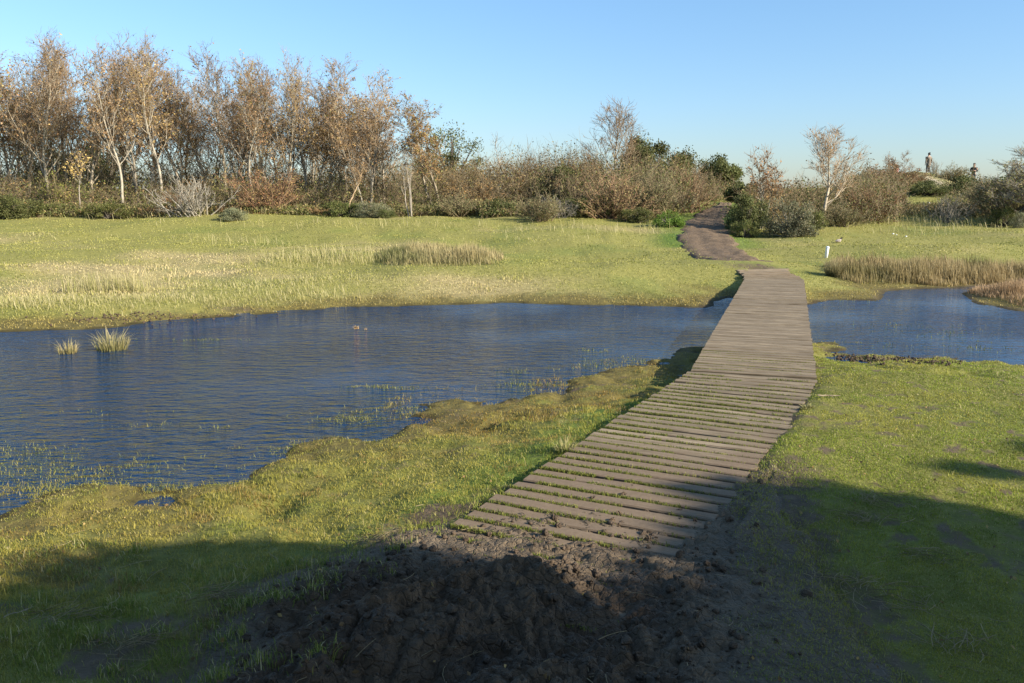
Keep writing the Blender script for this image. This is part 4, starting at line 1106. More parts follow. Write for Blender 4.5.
def make_leafy(seed, W=2., H=1.8, n=9000, leafsize=.06, cols=((.06, .08, .02),), lumps=26, twig=BARK_DARK, zmin=.0, top=1.0, trunk=0.0, fill=.5):
    """a dense crown built of leaf clumps on a few limbs, uneven in outline, open in places"""
    rng = np.random.default_rng(seed); K = Acc(); F = Acc()
    cs = []
    for i in range(lumps):
        az = rng.uniform(0, 6.28); q = math.sqrt(rng.random()) * .86; zc = rng.uniform(.10, .9) * math.sqrt(max(.12, 1 - q * q))
        cs.append((np.array([math.cos(az) * q * W / 2, math.sin(az) * q * W / 2, trunk + H * zc * .92]), rng.uniform(.10, .25) * min(W, H)))
    cc = np.array(cols)
    for (c, r) in cs:
        K.tube(np.array([np.array([0, 0, -.05]), np.array([c[0] * .2, c[1] * .2, max(trunk, c[2] * .35)]), c]), np.array([.05, .03, .012]) * max(1, H / 2), 5, 0)
        m = int(n / lumps)
        v = rng.normal(size=(m, 3)); v /= np.linalg.norm(v, axis=1)[:, None]
        rad = r * rng.random((m, 1)) ** fill * (1 + .35 * fbm(v[:, 0:1] * 3 + c[0], v[:, 1:2] * 3 + v[:, 2:3] * 2, seed, 2))
        P = c + v * rad * np.array([1, 1, .85]); P[:, 2] = np.maximum(P[:, 2], zmin + rng.random(m) * .15)
        tone = rng.uniform(.75, 1.25)
        col = cc[rng.integers(0, len(cc), m)] * rng.uniform(.7, 1.3, (m, 1)) * tone
        F.leaves(P, leafsize * rng.uniform(.6, 1.3, m), rng, col, 0, up=.5)
    return K.mesh('stems', [twig]), F.mesh('foliage', [LEAFM], False)

DKGREEN = ((.085, .10, .03), (.115, .13, .04), (.15, .15, .05))
MIDGREEN = ((.11, .13, .03), (.15, .165, .045), (.09, .105, .03), (.2, .18, .07))
GREYGREEN = ((.18, .19, .105), (.24, .24, .14), (.15, .155, .08), (.22, .19, .1))
BRIGHT = ((.13, .21, .03), (.17, .25, .04), (.10, .17, .025))
BROOM = ((.22, .25, .04), (.28, .29, .06))
SH = {
    'brown': make_shrub(201, 2.2, 1.7, 40, 7, 2600, .055, OCHRE[:3] + RUST[:2], SCRUB_TWIG),
    'red': make_shrub(202, 2.4, 1.6, 42, 7, 2400, .05, [(.26, .10, .05), (.23, .12, .06), (.28, .16, .07), (.32, .22, .09), (.2, .17, .06)], TWIG_RED),
    'grey': make_shrub(203, 2.4, 1.3, 30, 6, 120, .04, OCHRE, TWIG_GREY, tr=.010),
    'olive': make_shrub(204, 2.2, 1.6, 44, 7, 4500, .05, [(.21, .205, .09), (.26, .245, .12), (.17, .17, .07), (.29, .25, .12)], SCRUB_TWIG),
    'greygreen': make_leafy(205, 2.0, 1.6, 11000, .055, GREYGREEN, 48, TWIG_GREY),
    'dark': make_leafy(206, 2.0, 1.5, 10000, .06, DKGREEN, 48),
    'mid': make_leafy(207, 2.0, 1.3, 9000, .055, MIDGREEN + ((.16, .17, .05),), 48),
    'bright': make_leafy(208, 2.0, 1.0, 8000, .055, BRIGHT, 48),
    'broom': make_shrub(209, 1.4, 1.5, 40, 7, 2500, .05, list(BROOM), SCRUB_TWIG, up=.15),
    'tan': make_shrub(210, 2.2, 1.9, 40, 7, 2600, .055, [(.32, .225, .10), (.27, .19, .09), (.36, .28, .14), (.2, .17, .06)], TWIG_RED, up=.1),
}
SHW = {'brown': (2.2, 1.7), 'red': (2.4, 1.6), 'grey': (2.4, 1.3), 'olive': (2.2, 1.6), 'greygreen': (2.0, 1.6), 'dark': (2., 1.5), 'mid': (2., 1.3), 'bright': (2., 1.), 'broom': (1.4, 1.5), 'tan': (2.2, 1.9)}
SPROTO = {}
def put_shrub(kind, loc, wm, hm, label, rot=0., group=None, name='shrub', cat='shrub', deep=.8):
    K, F = SH[kind]
    if kind not in SPROTO:
        o = bpy.data.objects.new(name, None); COL.objects.link(o); link('stems', K, o)
        if F: link('foliage', F, o)
        SPROTO[kind] = o
    else:
        o = copy_thing(SPROTO[kind]); o.name = name
        if 'group' in o: del o['group']
    W_, H_ = SHW[kind]
    o.location = loc; o.rotation_euler = (0, 0, rot); o.scale = (wm / W_, wm / W_, hm / H_)
    return tag(o, label, cat, group)
def shrub_px(kind, px_, D, wpx, ytop, label, name='shrub', group=None):
    x, y, z = on(px_, D); z -= .05
    return put_shrub(kind, (x, y, z), wpx / FPX * D, max(.48 * wpx / FPX * D, top_height(px_, D, ytop, z)), label, rr.uniform(0, 6.28), group, name)

shrub_px('dark', 22, 38.5, 58, 200, 'dark green low bush at the left end of the meadow edge', 'evergreen_bush')
shrub_px('mid', 58, 39, 34, 199, 'mid green bush beside the dark low bush at the left', 'green_bush')
shrub_px('broom', 60, 41, 34, 166, 'yellow green broom sprays leaning over the brambles at the left', 'broom_bush')
shrub_px('mid', 112, 38.2, 46, 205, 'low green bush at the foot of the white-trunked tree', 'green_bush')
shrub_px('grey', 196, 38, 80, 186, 'large grey leafless shrub of arching twigs before the grove', 'bare_shrub')
shrub_px('red', 268, 39.5, 90, 158, 'large red-twigged hawthorn shrub in front of the grove', 'hawthorn_shrub')
shrub_px('red', 178, 40.5, 34, 186, 'small shrub with red berries behind the grey leafless shrub', 'berry_shrub')
shrub_px('greygreen', 235, 35, 34, 219, 'small grey green shrub standing out on the meadow below the red shrub', 'grey_green_bush')
shrub_px('mid', 345, 38, 44, 205, 'low green bush below the crooked orange trunk', 'green_bush')
shrub_px('greygreen', 372, 37.2, 40, 207, 'grey green bush left of the three pale stems', 'grey_green_bush')
shrub_px('dark', 387, 36.8, 22, 213, 'small dark green bush just left of the three pale stems', 'evergreen_bush')
shrub_px('olive', 460, 38.5, 56, 196, 'olive bush under the broad russet-leaved tree', 'olive_bush')
shrub_px('brown', 480, 41, 80, 166, 'brown twiggy shrub right of the broad russet-leaved tree', 'brown_shrub')
shrub_px('olive', 541, 35.2, 64, 189, 'large round olive grey bush jutting onto the meadow in the middle', 'olive_bush')
shrub_px('grey', 556, 36.5, 46, 196, 'grey twiggy shrub behind the round olive bush', 'bare_shrub')
shrub_px('tan', 612, 37, 90, 166, 'wide reddish brown shrub under the lone bare tree', 'brown_shrub')
shrub_px('mid', 588, 37.5, 60, 192, 'green bush behind the right side of the round olive bush', 'green_bush')
shrub_px('dark', 500, 38.5, 44, 196, 'dark green bush at the left of the round olive bush', 'evergreen_bush')
shrub_px('dark', 560, 43, 70, 158, 'dark evergreen shrub high in the brown scrub left of the lone bare tree', 'evergreen_bush')
shrub_px('brown', 590, 42, 90, 150, 'tall brown shrub topping the scrub just left of the lone bare tree', 'brown_shrub')
shrub_px('brown', 535, 44, 90, 152, 'brown shrub topping the scrub right of the bleached dead snag', 'brown_shrub')
shrub_px('mid', 636, 35.5, 40, 208, 'low green bush at the foot of the wide reddish brown shrub', 'green_bush')
shrub_px('bright', 667, 33.3, 34, 209, 'bright green low bush on the left edge of the path', 'green_bush')
shrub_px('tan', 688, 41, 56, 162, 'tan pink brush above the left side of the path', 'tan_shrub')
shrub_px('olive', 652, 39, 66, 164, 'olive shrub between the lone bare tree and the path', 'olive_bush')
shrub_px('greygreen', 788, 31.2, 52, 191, 'silvery grey green buckthorn bush right of the path', 'buckthorn_bush')
shrub_px('dark', 746, 33, 46, 186, 'dark shaded bush on the right edge of the path', 'evergreen_bush')
shrub_px('mid', 742, 31.5, 30, 215, 'low leafy green bush at the foot of the dark bush by the path', 'green_bush')
shrub_px('brown', 765, 34.5, 56, 176, 'brown shrub behind the silvery buckthorn', 'brown_shrub')
shrub_px('red', 868, 37, 56, 180, 'rusty brown shrub on the slope right of the forked tree', 'rusty_shrub')
shrub_px('olive', 838, 35, 50, 198, 'olive green shrub under the forked spreading tree', 'olive_bush')
shrub_px('mid', 806, 34, 36, 204, 'low green bush right of the silvery buckthorn', 'green_bush')
shrub_px('brown', 887, 58, 70, 158, 'brown bushy shrub on the dune shoulder left of the coated walker', 'brown_shrub')
shrub_px('olive', 858, 50, 60, 168, 'olive brown shrub on the dune slope behind the forked tree', 'olive_bush')
shrub_px('dark', 922, 50, 40, 182, 'dark evergreen bush in the hollow of the dune face', 'evergreen_bush')
shrub_px('dark', 965, 52, 60, 182, 'dark thicket bush below the walker in black', 'evergreen_bush')
shrub_px('grey', 944, 36, 46, 196, 'grey bramble shrub of arching stems on the right slope', 'bare_shrub')
shrub_px('mid', 998, 35, 26, 200, 'small dark bush below the low spreading tree', 'green_bush')
shrub_px('greygreen', 1016, 34, 22, 208, 'small grey bush at the right edge below the spreading tree', 'grey_green_bush')
shrub_px('olive', 980, 43, 60, 176, 'olive thorny shrub left of the low spreading tree', 'olive_bush')
shrub_px('olive', 1000, 37, 96, 160, 'wide dense olive thicket shrub under the low spreading tree at the right edge', 'olive_bush')
shrub_px('dark', 1022, 40, 70, 158, 'dark green shrub cut by the right edge behind the low spreading tree', 'evergreen_bush')
shrub_px('brown', 905, 60, 40, 172, 'low brown bush on the dune crest left below the coated walker', 'brown_shrub')
shrub_px('olive', 946, 66, 40, 176, 'low olive bush on the dune crest between the two walkers', 'olive_bush')
shrub_px('grey', 926, 72, 12, 159, 'thin leafless bush beside the coated walker on the dune top', 'bare_shrub')

# ---- evergreen trees
def evergreen(px_, D, wpx, ytop, seed, label, cols=DKGREEN, n=32000, leaf=.11, name='evergreen_tree', trunk=1.0, lumps=34):
    x, y, z = on(px_, D); H = top_height(px_, D, ytop, z); W = wpx / FPX * D
    K, F = make_leafy(seed, W, H - trunk * .6, n, leaf, cols, lumps, BARK_DARK, .3, trunk=trunk * .5)
    o = bpy.data.objects.new(name, None); COL.objects.link(o); o.location = (x, y, z)
    K.name = 'trunk'; F.name = 'crown'
    link('trunk', K, o); link('crown', F, o)
    return tag(o, label, 'tree')
evergreen(650, 47, 84, 122, 301, 'large dark green round tree behind the lone bare tree', DKGREEN + ((.10, .11, .03),))
evergreen(712, 55, 52, 147, 302, 'smaller dark green round tree standing over the end of the path', DKGREEN, 15000, .12)
evergreen(738, 44, 36, 176, 303, 'dark evergreen tree leaning over the right side of the path end', DKGREEN, 9000, .1, trunk=.3)
evergreen(452, 50, 76, 116, 304, 'green tree showing behind the broad russet-leaved tree', ((.14, .14, .04), (.18, .16, .05), (.11, .12, .03)), 9000, .11)
evergreen(62, 56, 60, 128, 305, 'dark pine showing between the trunks at the left of the grove', DKGREEN, 8000, .13)
evergreen(112, 56, 66, 112, 306, 'dark pine showing behind the white-trunked tree', DKGREEN, 8000, .13)

# ---- the scrub mass that nobody could count
def thicket(name, label, spots, seed, leafn, twign, cols, leafsize=.10, twigm=SCRUB_TWIG, tz=.010):
    """spots: column range, distance range, rows of the top along the columns"""
    rng = np.random.default_rng(seed); A_ = Acc()
    tot = sum((s[1] - s[0]) for s in spots)
    for (p0, p1, d0, d1, tops, ct) in spots:
        f = (p1 - p0) / tot; n = int(leafn * f); m = int(twign * f)
        px_ = rng.uniform(p0, p1, n); D = rng.uniform(d0, d1, n)
        x = (px_ - 512) / FPX * D; g = height(x, D)
        top = np.interp(px_, [t[0] for t in tops], [t[1] for t in tops])
        ang = np.arctan((341.5 - top) / FPX) - PITCH
        Hh = np.maximum(CAM_Z + D * np.tan(ang) - g, .3) * (1.02 + .30 * fbm(x * .8, D * .8, seed, 3))
        Hh = Hh * (.62 + .38 * sstep(d0, d0 + (d1 - d0) * .4, D))
        u = rng.random(n) ** .8
        P = np.column_stack([x, D, g + u * Hh])
        cc = np.array(ct); t = np.clip(fbm(x * .7, D * .7 + u * 1.5, seed + 9, 4) * 1.1 + .5 + rng.normal(0, .15, n), 0, .999)
        c = cc[(t * len(cc)).astype(int)] * rng.uniform(.65, 1.25, (n, 1))
        keep = (fbm(x * 1.6 + u * 3, D * 1.6 + u * 2, seed + 3, 3) > -.35) & (rng.random(n) > .8 * sstep(.62, .95, u))
        A_.leaves(P[keep], leafsize * rng.uniform(.6, 1.3, keep.sum()), rng, c[keep], 0, up=.1)
        i = rng.integers(0, n, m); az = rng.uniform(0, 6.28, m); hh = Hh[i] * rng.uniform(.6, 1.12, m)
        dv = np.column_stack([np.cos(az) * .6, np.sin(az) * .6, np.ones(m)]); dv /= np.linalg.norm(dv, axis=1)[:, None]
        PL = twig_batch(A_, np.column_stack([x[i], D[i], g[i] + rng.random(m) * hh * .5]), dv, hh * .6, 5, .16, -.06, tz, tz * .4, rng, 1)
        P6 = np.repeat(PL, 6, 0); h6 = np.repeat(hh, 6); n6 = len(P6)
        q, dd = along_batch(P6, rng.uniform(.2, .99, n6))
        twig_batch(A_, q, perp_batch(dd, rng.uniform(.4, .9, n6), rng), h6 * rng.uniform(.12, .3, n6), 2, .14, .05, tz * .6, tz * .3, rng, 1)
    o = link(name, A_.mesh(name, [LEAFM, twigm], False))
    return tag(o, label, 'undergrowth', None, 'stuff')
BRAM = [(.20, .12, .055), (.24, .155, .065), (.17, .145, .05), (.11, .12, .035), (.16, .165, .045), (.26, .20, .08), (.13, .13, .04)]
GRN = [(.07, .085, .025), (.12, .125, .04), (.18, .155, .06), (.24, .17, .08)]
thicket('undergrowth', 'tangled brown and green bramble undergrowth filling the foot of the grove', [
    (-60, 440, 40.5, 46, [(-60, 168), (0, 170), (60, 172), (120, 176), (200, 172), (300, 172), (380, 168), (440, 165)], BRAM),
    (-60, 440, 46, 53, [(-60, 152), (0, 152), (100, 150), (160, 154), (230, 150), (300, 156), (440, 152)], GRN),
    (-60, 480, 38.2, 40.5, [(-60, 198), (0, 200), (200, 204), (350, 206), (480, 200)], BRAM + GRN[1:3])], 401, 100000, 6500, BRAM)
thicket('undergrowth', 'brown scrub covering the rise between the grove and the path', [
    (440, 600, 41, 50, [(440, 164), (480, 160), (500, 154), (540, 150), (570, 146), (600, 150)], BRAM[:3] + GRN[2:]),
    (560, 690, 39, 46, [(560, 156), (620, 158), (650, 156), (690, 163)], BRAM + GRN[1:2]),
    (480, 650, 37.2, 40, [(480, 200), (540, 204), (650, 205)], GRN + BRAM[2:4]), (650, 735, 50, 60, [(650, 160), (690, 163), (735, 178)], BRAM[:3] + GRN)], 402, 64000, 5000, BRAM)
thicket('undergrowth', 'mixed scrub on the dune slope right of the path', [
    (738, 900, 35.5, 46, [(738, 188), (760, 180), (800, 182), (850, 180), (880, 178), (900, 190)], BRAM + GRN),
    (840, 905, 50, 66, [(840, 170), (880, 166), (905, 176)], BRAM[:4] + GRN[1:]),
    (900, 1080, 38, 44, [(900, 205), (940, 202), (1080, 196)], GRN[1:] + BRAM[2:4]),
    (935, 1080, 46, 62, [(935, 190), (965, 179), (1000, 180), (1080, 176)], GRN + BRAM[3:4])], 403, 58000, 4200, BRAM)

# ------------------------------------------------------------------ small things
M_WHITE = plain('white_paint', (.78, .78, .76), .55, .06, 20)
def lathe(rings, sides=16):
    A_ = Acc(); th = np.arange(sides) / sides * 2 * PI; V = []; 
    for (r, z) in rings: V += [(r * math.cos(t), r * math.sin(t), z) for t in th]
    k = len(rings); Qs = [(i * sides + j, i * sides + (j + 1) % sides, (i + 1) * sides + (j + 1) % sides, (i + 1) * sides + j) for i in range(k - 1) for j in range(sides)]
    V += [(0, 0, rings[0][1]), (0, 0, rings[-1][1])]; Tt = []
    for j in range(sides): Tt += [(k * sides, (j + 1) % sides, j), (k * sides + 1, (k - 1) * sides + j, (k - 1) * sides + (j + 1) % sides)]
    A_.add(V, None, Tt, Qs); return A_
q = at(826, 258)
o = bpy.data.objects.new('marker_post', None); COL.objects.link(o); o.location = q; o.rotation_euler = (.02, .09, .2); o.scale = (.92, .92, .86)
link('shaft', lathe([(.045, -.1), (.047, .30), (.047, .325)], 14).mesh('shaft', [M_WHITE]), o)
link('cap', lathe([(.05, .325), (.052, .335), (.050, .358), (.036, .374), (.012, .38)], 14).mesh('cap', [plain('cap_white', (.84, .84, .82), .5, .04)]), o)
tag(o, 'short white wooden marker post standing in the grass right of the boardwalk', 'marker post')
q = at(929, 207)
o = bpy.data.objects.new('marker_post', None); COL.objects.link(o); o.location = q; o.scale = (.62, .62, .62)
link('shaft', lathe([(.05, -.1), (.05, .2), (.05, .26)], 12).mesh('shaft', [plain('old_post_wood', (.25, .2, .14))]), o)
link('cap', lathe([(.062, .26), (.064, .27), (.064, .37), (.04, .39)], 12).mesh('cap', [M_WHITE]), o)
tag(o, 'distant white-topped marker peg among the brambles of the dune', 'marker post')

def mushroom(px_, py_, s, label):
    q = at(px_, py_); o = bpy.data.objects.new('mushroom', None); COL.objects.link(o); o.location = q; o.scale = (s, s, s)
    link('cap', lathe([(.012, .045), (.05, .045), (.058, .055), (.05, .078), (.028, .092), (.006, .096)], 14).mesh('cap', [M_WHITE]), o)
    link('stem', lathe([(.018, -.02), (.015, .02), (.014, .046)], 10).mesh('stem', [plain('mushroom_stem', (.6, .56, .48))]), o)
    tag(o, label, 'mushroom', 'white mushrooms in the meadow')
mushroom(893, 235, .7, 'largest white mushroom in the grass above the brown rush belt')
mushroom(896.5, 235.5, .45, 'small white mushroom close beside the largest one')
mushroom(906, 237.5, .65, 'white mushroom standing apart to the right of the pair')

# resting bird
def skin_mesh(name, pts, edges, radii, mats, root=0, levels=2, parent=None):
    me = bpy.data.meshes.new(name); me.from_pydata(pts, edges, [])
    o = link(name, me, parent)
    sk = o.modifiers.new('skin', 'SKIN'); sk.use_smooth_shade = True
    for i, r in enumerate(radii):
        v = me.skin_vertices[0].data[i]; v.radius = (r, r) if not isinstance(r, tuple) else r; v.use_root = (i == root)
    sb = o.modifiers.new('sub', 'SUBSURF'); sb.levels = levels; sb.render_levels = levels
    for m in mats: me.materials.append(m)
    return o
q = at(838.5, 243)
o = bpy.data.objects.new('bird', None); COL.objects.link(o); o.location = (q[0], q[1], q[2] + .01); o.rotation_euler = (0, 0, .35)
skin_mesh('body', [(-.13, 0, .045), (-.08, 0, .055), (0, 0, .075), (.06, 0, .075), (.085, 0, .11), (.10, 0, .145)], [(0, 1), (1, 2), (2, 3), (3, 4), (4, 5)], [.012, .035, .058, .045, .022, .015], [plain('pale_plumage', (.40, .33, .29))], 2, 2, o)
skin_mesh('head', [(.092, 0, .14), (.105, 0, .155), (.125, 0, .155), (.155, 0, .15)], [(0, 1), (1, 2), (2, 3)], [.022, .027, .018, .005], [plain('dark_plumage', (.03, .025, .025))], 1, 2, o)
for sy in (-1, 1):
    skin_mesh('wing', [(.05, sy * .045, .085), (0, sy * .056, .085), (-.07, sy * .04, .07), (-.14, sy * .015, .06)], [(0, 1), (1, 2), (2, 3)], [(.012, .02), (.012, .03), (.010, .024), (.005, .008)], [plain('wing_plumage', (.26, .22, .20))], 1, 2, o)
tag(o, 'pale bird with a dark head resting in the grass behind the white marker post', 'bird')

# plant debris floating on the pond
def debris(px_, py_, s, label, seed):
    rng = np.random.default_rng(seed); q = at(px_, py_)
    A_ = Acc()
    for k in range(9):
        az = rng.uniform(0, 6.28); t = np.linspace(0, 1, 5); ln = rng.uniform(.05, .12)
        p = np.column_stack([np.cos(az + t) * ln * t, np.sin(az + t) * ln * t, .005 + np.sin(t * PI * .7) * rng.uniform(.02, .09)])
        A_.tube(p, np.linspace(.005, .002, 5), 4, 0, C3(.5, .36, .2))
    A_.leaves(rng.normal(0, .035, (26, 3)) * np.array([1, 1, .4]) + np.array([0, 0, .03]), .05, rng, np.tile(C3(.58, .36, .16), (26, 1)) * rng.uniform(.6, 1.3, (26, 1)))
    o = link('floating_debris', A_.mesh('floating_debris', [M_GRASS], False), None, (q[0], q[1], WATER + .003)); o.scale = (s,) * 3
    tag(o, label, 'plant debris', 'bits of plant floating on the pond')
debris(356, 329, .62, 'larger orange tan bit of plant floating in the middle of the pond', 1)
debris(366, 330, .3, 'tiny tan bit of plant floating right of the larger orange one', 2)
# a dead branch and sticks lying about
STICK = bark_material('stick_bark', (.16, .12, .08), (.34, .28, .2))
def stick(px0, py0, px1, py1, r, label, seed, name='fallen_stick', lift=.02):
    rng = np.random.default_rng(seed); a = np.array(at(px0, py0)); b = np.array(at(px1, py1)); t = np.linspace(0, 1, 9)[:, None]
    P = a * (1 - t) + b * t; P[:, 2] += lift; P += np.cumsum(rng.normal(0, .008, P.shape), 0) * np.array([1, 1, .3])
    A_ = Acc(); A_.tube(P - a, np.linspace(r, r * .5, 9), 6, 0)
    q, d = along(P - a, .55); A_.tube(limb(rng, q, perp_dir(d, .7, 0.4) * np.array([1, 1, .2]), np.linalg.norm(b - a) * .25, 3, .1, 0), np.linspace(r * .7, r * .3, 4), 5, 0)
    o = link(name, A_.mesh(name, [BARK_DEAD]), None, tuple(a)); o.data.materials.clear(); o.data.materials.append(STICK); tag(o, label, 'stick')
stick(746, 622, 768, 611, .0035, 'short pale stick on the dark trodden dirt at the lower right', 3)
stick(818, 398, 836, 397, .007, 'pale stick on the turf at the right edge of the boardwalk', 4)
stick(590, 490, 606, 484, .003, 'thin pale stick lying across the slats near the mud', 5, lift=.03)
stick(0, 510 + 112, 26, 500 + 116, .003, 'dry stalk on the turf at the lower left edge', 6)
stick(210, 602, 262, 590, .002, 'long dry stalk on the shaded turf left of the mud', 7)

# ------------------------------------------------------------------ people on the dune
SKIN = plain('skin', (.45, .28, .2), .6, .1)
def person(loc, heading, label, coat, trousers, haircol, arms='down', coat_len=.55, coat_cols=(.1, .1, .1), hair='cap'):
    root = bpy.data.objects.new('person', None); COL.objects.link(root); root.location = loc; root.rotation_euler = (0, 0, heading)
    # +x is the way the person faces; z up; 1.76 m tall
    pts = [(0, 0, .95), (0, 0, 1.12), (0, 0, 1.32), (0, 0, 1.46), (.01, 0, 1.53), (.03, 0, 1.60), (.035, 0, 1.67), (.02, 0, 1.73)]
    ed = [(0, 1), (1, 2), (2, 3), (3, 4), (4, 5), (5, 6), (6, 7)]
    rad = [.13, .12, .14, .075, .05, .062, .078, .05]
    def add(p, parent, r): pts.append(p); ed.append((parent, len(pts) - 1)); rad.append(r); return len(pts) - 1
    add((.125, 0, 1.635), 5, .014)                       # nose
    joints = {}
    for sy in (-1, 1):
        hp = add((0, sy * .095, .90), 0, .095); kn = add((.03, sy * .10, .49), hp, .06); an = add((-.02, sy * .10, .09), kn, .04); add((.14, sy * .11, .035), an, .035)
        sh = add((0, sy * .19, 1.41), 3, .06)
        if arms == 'down': el, wr, hd = (-.02, sy * .25, 1.13), (.05, sy * .25, .89), (.08, sy * .245, .81)
        else: el, wr, hd = (.02, sy * .25, 1.13), (.24, sy * .12, 1.17), (.29, sy * .055, 1.19)
        e = add(el, sh, .046); w_ = add(wr, e, .03); h_ = add(hd, w_, .034)
        v = np.array(hd) - np.array(wr); v /= np.linalg.norm(v)
        for k, (o_, ln) in enumerate(((-.03, .075), (-.01, .088), (.01, .082), (.03, .065))):
            f1_ = np.array(hd) + v * .05 + np.array([o_, 0, 0] if arms == 'down' else [0, 0, o_]); f2_ = f1_ + v * ln * .6 + np.array([.008, -sy * .012, 0])
            add(tuple(f2_), add(tuple(f1_), h_, .009), .007)
        th = np.array(hd) + np.array([.04, -sy * .01, .0] if arms == 'down' else [.0, 0, .045]); add(tuple(th), h_, .010)
        joints[sy] = (el, wr)
    skin_mesh('body', pts, ed, rad, [SKIN], 0, 2, root)
    # jacket or coat
    cp = [(0, 0, 1.47), (0, 0, 1.36), (0, 0, 1.15), (0, 0, .98), (0, 0, coat_len)]; ce = [(0, 1), (1, 2), (2, 3), (3, 4)]; cr = [(.09, .075), (.20, .155), (.185, .15), (.19, .165), (.20, .175)]
    for sy in (-1, 1):
        el, wr = joints[sy]; k = len(cp)
        cp += [(0, sy * .205, 1.40), el, tuple(np.array(el) * .12 + np.array(wr) * .88)]; ce += [(1, k), (k, k + 1), (k + 1, k + 2)]; cr += [.085, .066, .052]
    skin_mesh('coat', cp, ce, cr, [coat], 2, 2, root)
    tp = [(0, 0, .98)]; te = []; tr_ = [.145]
    for sy in (-1, 1):
        k = len(tp); tp += [(0, sy * .10, .86), (.03, sy * .10, .49), (-.015, sy * .10, .12)]; te += [(0, k), (k, k + 1), (k + 1, k + 2)]; tr_ += [.115, .078, .062]
    skin_mesh('trousers', tp, te, tr_, [trousers], 0, 2, root)
    for sy in (-1, 1):
        skin_mesh('shoe', [(-.06, sy * .10, .05), (.02, sy * .105, .05), (.15, sy * .11, .035)], [(0, 1), (1, 2)], [.05, .052, .04], [plain('shoe_leather', (.03, .025, .02))], 1, 2, root)
    skin_mesh('hair', [(-.035, 0, 1.62), (-.03, 0, 1.69), (.0, 0, 1.745), (.055, 0, 1.73)], [(0, 1), (1, 2), (2, 3)], [.06, .086, .07, .055], [haircol], 1, 2, root)
    return tag(root, label, 'person')
x, y, z = on(920, 74)
person((x, y, z), PI * .55, 'person in a long grey brown coat and dark cap on the dune top, in profile', plain('coat_cloth', (.19, .155, .12)), plain('dark_trousers', (.04, .04, .045)), plain('dark_cap', (.025, .02, .02)), 'down', .55)
x, y, z = on(965, 71)
pz = CAM_Z + 71 * math.tan(math.atan((341.5 - 185.5) / FPX) - PITCH)
person((x, y, max(z, pz)), -PI * .5 - .5, 'person in a black jacket facing the camera with hands held together on the dune', plain('black_jacket', (.018, .018, .022)), plain('blue_trousers', (.05, .055, .07)), plain('brown_hair', (.10, .06, .035)), 'front', .86)
x, y, z = on(888, 70)
pz = CAM_Z + 70 * math.tan(math.atan((341.5 - 186.5) / FPX) - PITCH)
person((x, y, min(z, pz)), -PI * .4, 'person in a pink top half hidden by brown scrub on the dune shoulder', plain('pink_top', (.55, .22, .20)), plain('grey_trousers', (.05, .05, .06)), plain('fair_hair', (.35, .22, .13)), 'down', .95)

# ------------------------------------------------------------------ trees behind the viewer that shade the foreground
SHADE = [at(*q_)[:2] for q_ in ((20, 676), (55, 625), (85, 592), (140, 566), (210, 552), (300, 546), (400, 545), (445, 553), (490, 563), (525, 574), (568, 580), (600, 592), (622, 615), (642, 652), (668, 676), (702, 676), (716, 635), (728, 592), (745, 550), (760, 515), (774, 488), (788, 471), (815, 470), (870, 484), (940, 500), (1023, 515))] + [(3.6, 4.3), (4.2, 3.2), (3.0, 1.6), (-1.5, 1.6), (-1.9, 2.4)]
STRIP = [at(*q_)[:2] for q_ in ((925, 470), (985, 478), (1023, 492), (1023, 466), (970, 462))] + [(4.2, 5.4), (4.3, 5.9)]
def canopy_tree(poly, test, d0, d1, n_l, r0, r1, seed, leafn=16000):
    """a leafy tree out of view beside the viewer; its clumps hang where they shade the given patch of ground"""
    rng = np.random.default_rng(seed); pts = []
    xs = [p[0] for p in poly]; ys = [p[1] for p in poly]
    while len(pts) < n_l:
        x, y = rng.uniform(min(xs), max(xs)), rng.uniform(min(ys), max(ys)); r = rng.uniform(r0, r1)
        if not test(x, y) or sdf(poly, np.array([x]), np.array([y]))[0] > -r * 1.0: continue
        d = rng.uniform(d0, d1)
        pts.append((x + math.cos(SUN_BACK) * d, y - math.sin(SUN_BACK) * d, d * math.tan(SUN_EL), r))
    pts = np.array(pts); cx, cy = pts[:, 0].mean(), pts[:, 1].mean(); z0 = hz(cx, cy)
    K = Acc(); F = Acc(); cc = np.array(MIDGREEN)
    K.tube(limb(rng, (0, 0, -.2), (0, 0, 1.), 4.0, 8, .06, .05), np.linspace(.16, .06, 9), 8, 0)
    for (x, y, z, r) in pts:
        c = np.array([x - cx, y - cy, z - z0])
        K.tube(np.array([(0, 0, 1.6), c * np.array([.4, .4, .7]), c]), np.array([.06, .035, .012]), 5, 0)
        m = leafn // n_l; v = rng.normal(size=(m, 3)); v /= np.linalg.norm(v, axis=1)[:, None]
        P = c + v * r * rng.random((m, 1)) ** .5
        F.leaves(P, .13 * rng.uniform(.6, 1.3, m), rng, cc[rng.integers(0, len(cc), m)] * rng.uniform(.7, 1.3, (m, 1)), 0, up=.3)
    o = bpy.data.objects.new('leafy_tree', None); COL.objects.link(o); o.location = (cx, cy, z0)
    link('trunk', K.mesh('trunk', [BARK_DARK]), o); link('crown', F.mesh('crown', [LEAFM], False), o)
    tag(o, 'leafy green tree standing beside the viewer and shading the foreground', 'tree', 'leafy trees beside the viewer')
canopy_tree(SHADE, lambda x, y: x < -.2, 8.6, 10, 60, .28, .5, 500, 26000)
canopy_tree(SHADE, lambda x, y: -.35 < x < 1.25, 9.3, 10.6, 62, .28, .5, 501, 26000)
canopy_tree(SHADE, lambda x, y: 1.0 < x < 2.4, 9.6, 11, 75, .28, .5, 502, 30000)
canopy_tree(SHADE, lambda x, y: 2.2 < x, 10, 11.5, 60, .3, .5, 503, 26000)
canopy_tree(STRIP, lambda x, y: True, 12, 12.6, 9, .06, .12, 504, 2500)
